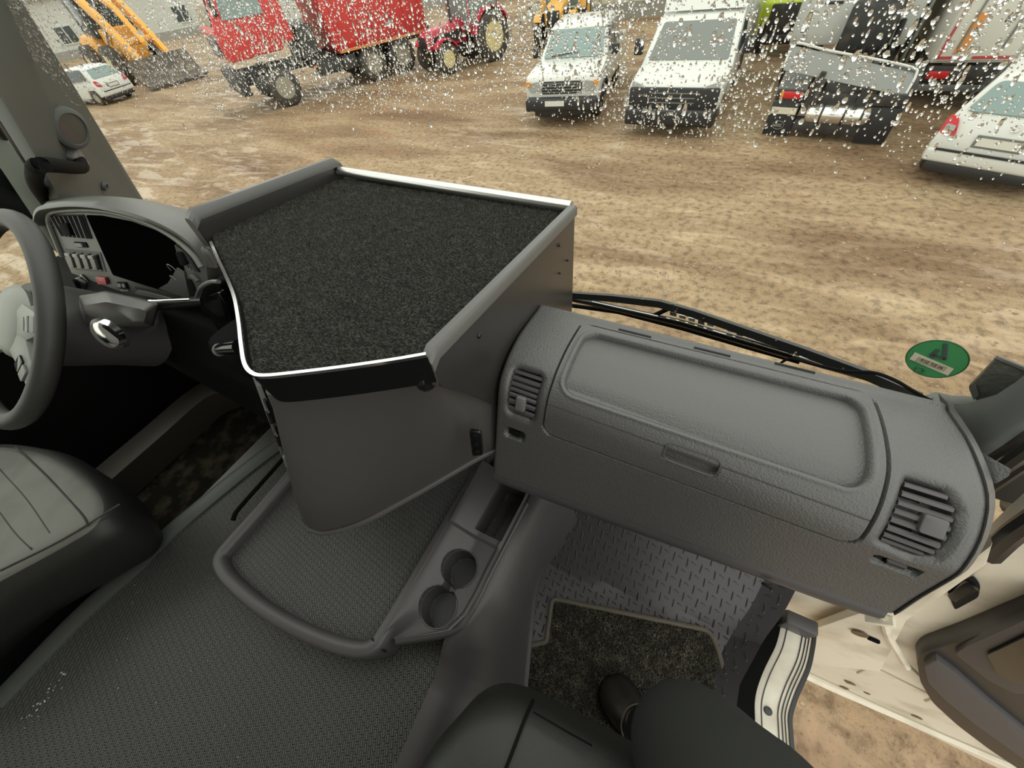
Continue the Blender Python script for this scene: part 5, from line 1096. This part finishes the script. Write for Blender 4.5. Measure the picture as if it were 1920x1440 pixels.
def lime(root):
    obj('box_body', MB().box((0, 3.2, 2.35), (2.3, 4.6, 2.5)), M_lime, root, bevel=.03)
    c = body(root, 'cab', [(0, .8), (-.05, 1.3), (.1, 1.4), (.35, 2.4), (.9, 2.5), (.95, .8)], 1.1, M_lime, .05)
    pane(c, 'windscreen', [(-.95, .10, 1.48), (.95, .10, 1.48), (.9, .32, 2.3), (-.9, .32, 2.3)], (0, -.02, 0), M_vglass, .05)
    obj('lower_front', MB().box((.05, -.02, .85), (1.7, .12, .85)), M_chas, root, bevel=.04); obj('bumper', MB().box((0, -.05, .45), (2.2, .2, .25)), M_bump, root, bevel=.04)
    obj('corner_post', MB().box((-1.1, -.02, 1.5), (.12, .14, 2.4)), M_lime, root, bevel=.02); obj('marker_lamp', MB().box((.85, -.06, 1.55), (.14, .06, .4)), M_amb, root, bevel=.02)
    for s in (-1, 1): wheel(root, (s*.9, .7, .42), .42, .26, M_rim, s); wheel(root, (s*.9, 4.0, .42), .42, .4, M_rim, s)

def place(name, fn, label, cat, x, y, rz, sc=1, **k):
    r = thing(name, label, cat, loc=(x, y, 0), rz=rz); r.scale = (sc,)*3; fn(r, **k); return r
place('pickup_truck', pickup, 'small white pickup with black grille and amber indicators, left of the white van', 'pickup', -4.46, 11.30, math.radians(8))
place('delivery_van', van, 'white delivery van with black front panel facing the cab', 'van', -1.60, 10.95, math.radians(-1.5))
place('dump_truck', dump, 'red six wheeled dump truck with ribbed tipper box', 'truck', -17.55, 12.73, math.radians(-25), 1.12)
place('farm_tractor', tractor, 'crimson farm tractor with cream rims behind the dump truck', 'tractor', -11.75, 18.2, math.radians(-24), m=M_redp2, rim=M_rimy)
place('farm_tractor', tractor, 'amber farm tractor standing right of the crimson tractor', 'tractor', -8.9, 22.6, math.radians(10), m=M_yel, rim=M_yel)
place('wheel_loader', loader, 'orange wheel loader with its arms lowered behind the white car', 'loader', -34.5, 16.2, math.radians(80), 1.25)
place('hatchback_car', hatch, 'white car half hidden by the left windscreen pillar', 'car', -29.3, 12.2, math.radians(100), front_view=True)
place('hatchback_car', hatch, 'white car with red tail lights cut by the right frame edge', 'car', 3.74, 9.12, math.radians(-22), front_view=False)
place('tractor_unit', semi, 'white truck tractor unit with metal deflector, air tank and mud flaps', 'truck', 1.60, 11.12, math.radians(-8.5))
place('box_trailer', trailer, 'cream box trailer with orange panels and red tape on its doors', 'trailer', 3.24, 13.2, math.radians(-2))
place('service_truck', lime, 'lime green service truck between the van and the tractor unit', 'truck', .62, 18.4, math.radians(0))
# buildings and trees closing the yard
def house(name, label, c, d, wallm, roofm, rz, wins, rows=1, cat='building'):
    r = thing(name, label, cat, loc=(c[0], c[1], 0), rz=rz)
    w = obj('wall', MB().box((0, d[1]/2, d[2]/2), (d[0], d[1], d[2])), wallm, r)
    obj('roof', MB().prism([(-d[0]/2-.4, -.5, d[2]), (-d[0]/2-.4, d[1]+.5, d[2]), (-d[0]/2-.4, d[1]/2, d[2]+1.6)], (d[0]+.8, 0, 0)), roofm, r)
    for k in range(wins):
        for q in range(rows):
            f = obj('window', MB().box((-d[0]/2+(k+.5)*d[0]/wins, -.03, 1.6+2.7*q), (1.5, .10, 1.3)), M_wpaint, r)
            for s in (-1, 1): obj('pane', MB().box((-d[0]/2+(k+.5)*d[0]/wins+s*.35, -.09, 1.6+2.7*q), (.60, .03, 1.1)), M_vglass, f)
    obj('plinth', MB().box((0, -.05, .3), (d[0]+.1, .2, .6)), mat('grey plinth', (.3, .29, .26), .8), r)
M_pw = mat('pale yellow wall', (.62, .60, .44), .8); M_gw = mat('grey white wall', (.55, .56, .52), .8); M_bw = mat('brown wall', (.20, .17, .12), .85); M_rf = mat('grey sheet roof', (.25, .25, .24), .6)
house('site_office', 'pale yellow site office with white framed windows behind the pickup', (-8.2, 27.0), (8, 5, 3.0), M_pw, M_rf, math.radians(8), 4)
house('warehouse', 'long grey white warehouse behind the red truck', (-30, 36), (24, 8, 5.0), M_gw, M_rf, math.radians(30), 6)
house('workshop', 'brown workshop behind the tractor unit', (6, 34), (16, 8, 4.5), M_bw, M_rf, 0, 4)
house('shed', 'low grey shed far behind the orange loader', (-58, 26), (20, 8, 4.0), M_gw, M_rf, math.radians(60), 4)

# ================================================================== FINISH: origins at each base, lens height added
def kids(o):
    for c in CHD.get(o, ()):
        yield c; yield from kids(c)
CHD = {}
for o in bpy.data.objects:
    if o.parent: CHD.setdefault(o.parent, []).append(o)
for o in CABS:
    ms = [o]+list(kids(o)); P = np.concatenate([np.array([v.co for v in m.data.vertices]) for m in ms if m.type == 'MESH'])
    lo, hi = P.min(0), P.max(0); b = Vector(((lo[0]+hi[0])/2, (lo[1]+hi[1])/2, lo[2]))
    if o.type == 'MESH': o.data.transform(Matrix.Translation(-b))
    else:
        for c in CHD.get(o, ()): c.location = -b
    o.location = b+Vector((0, 0, H))
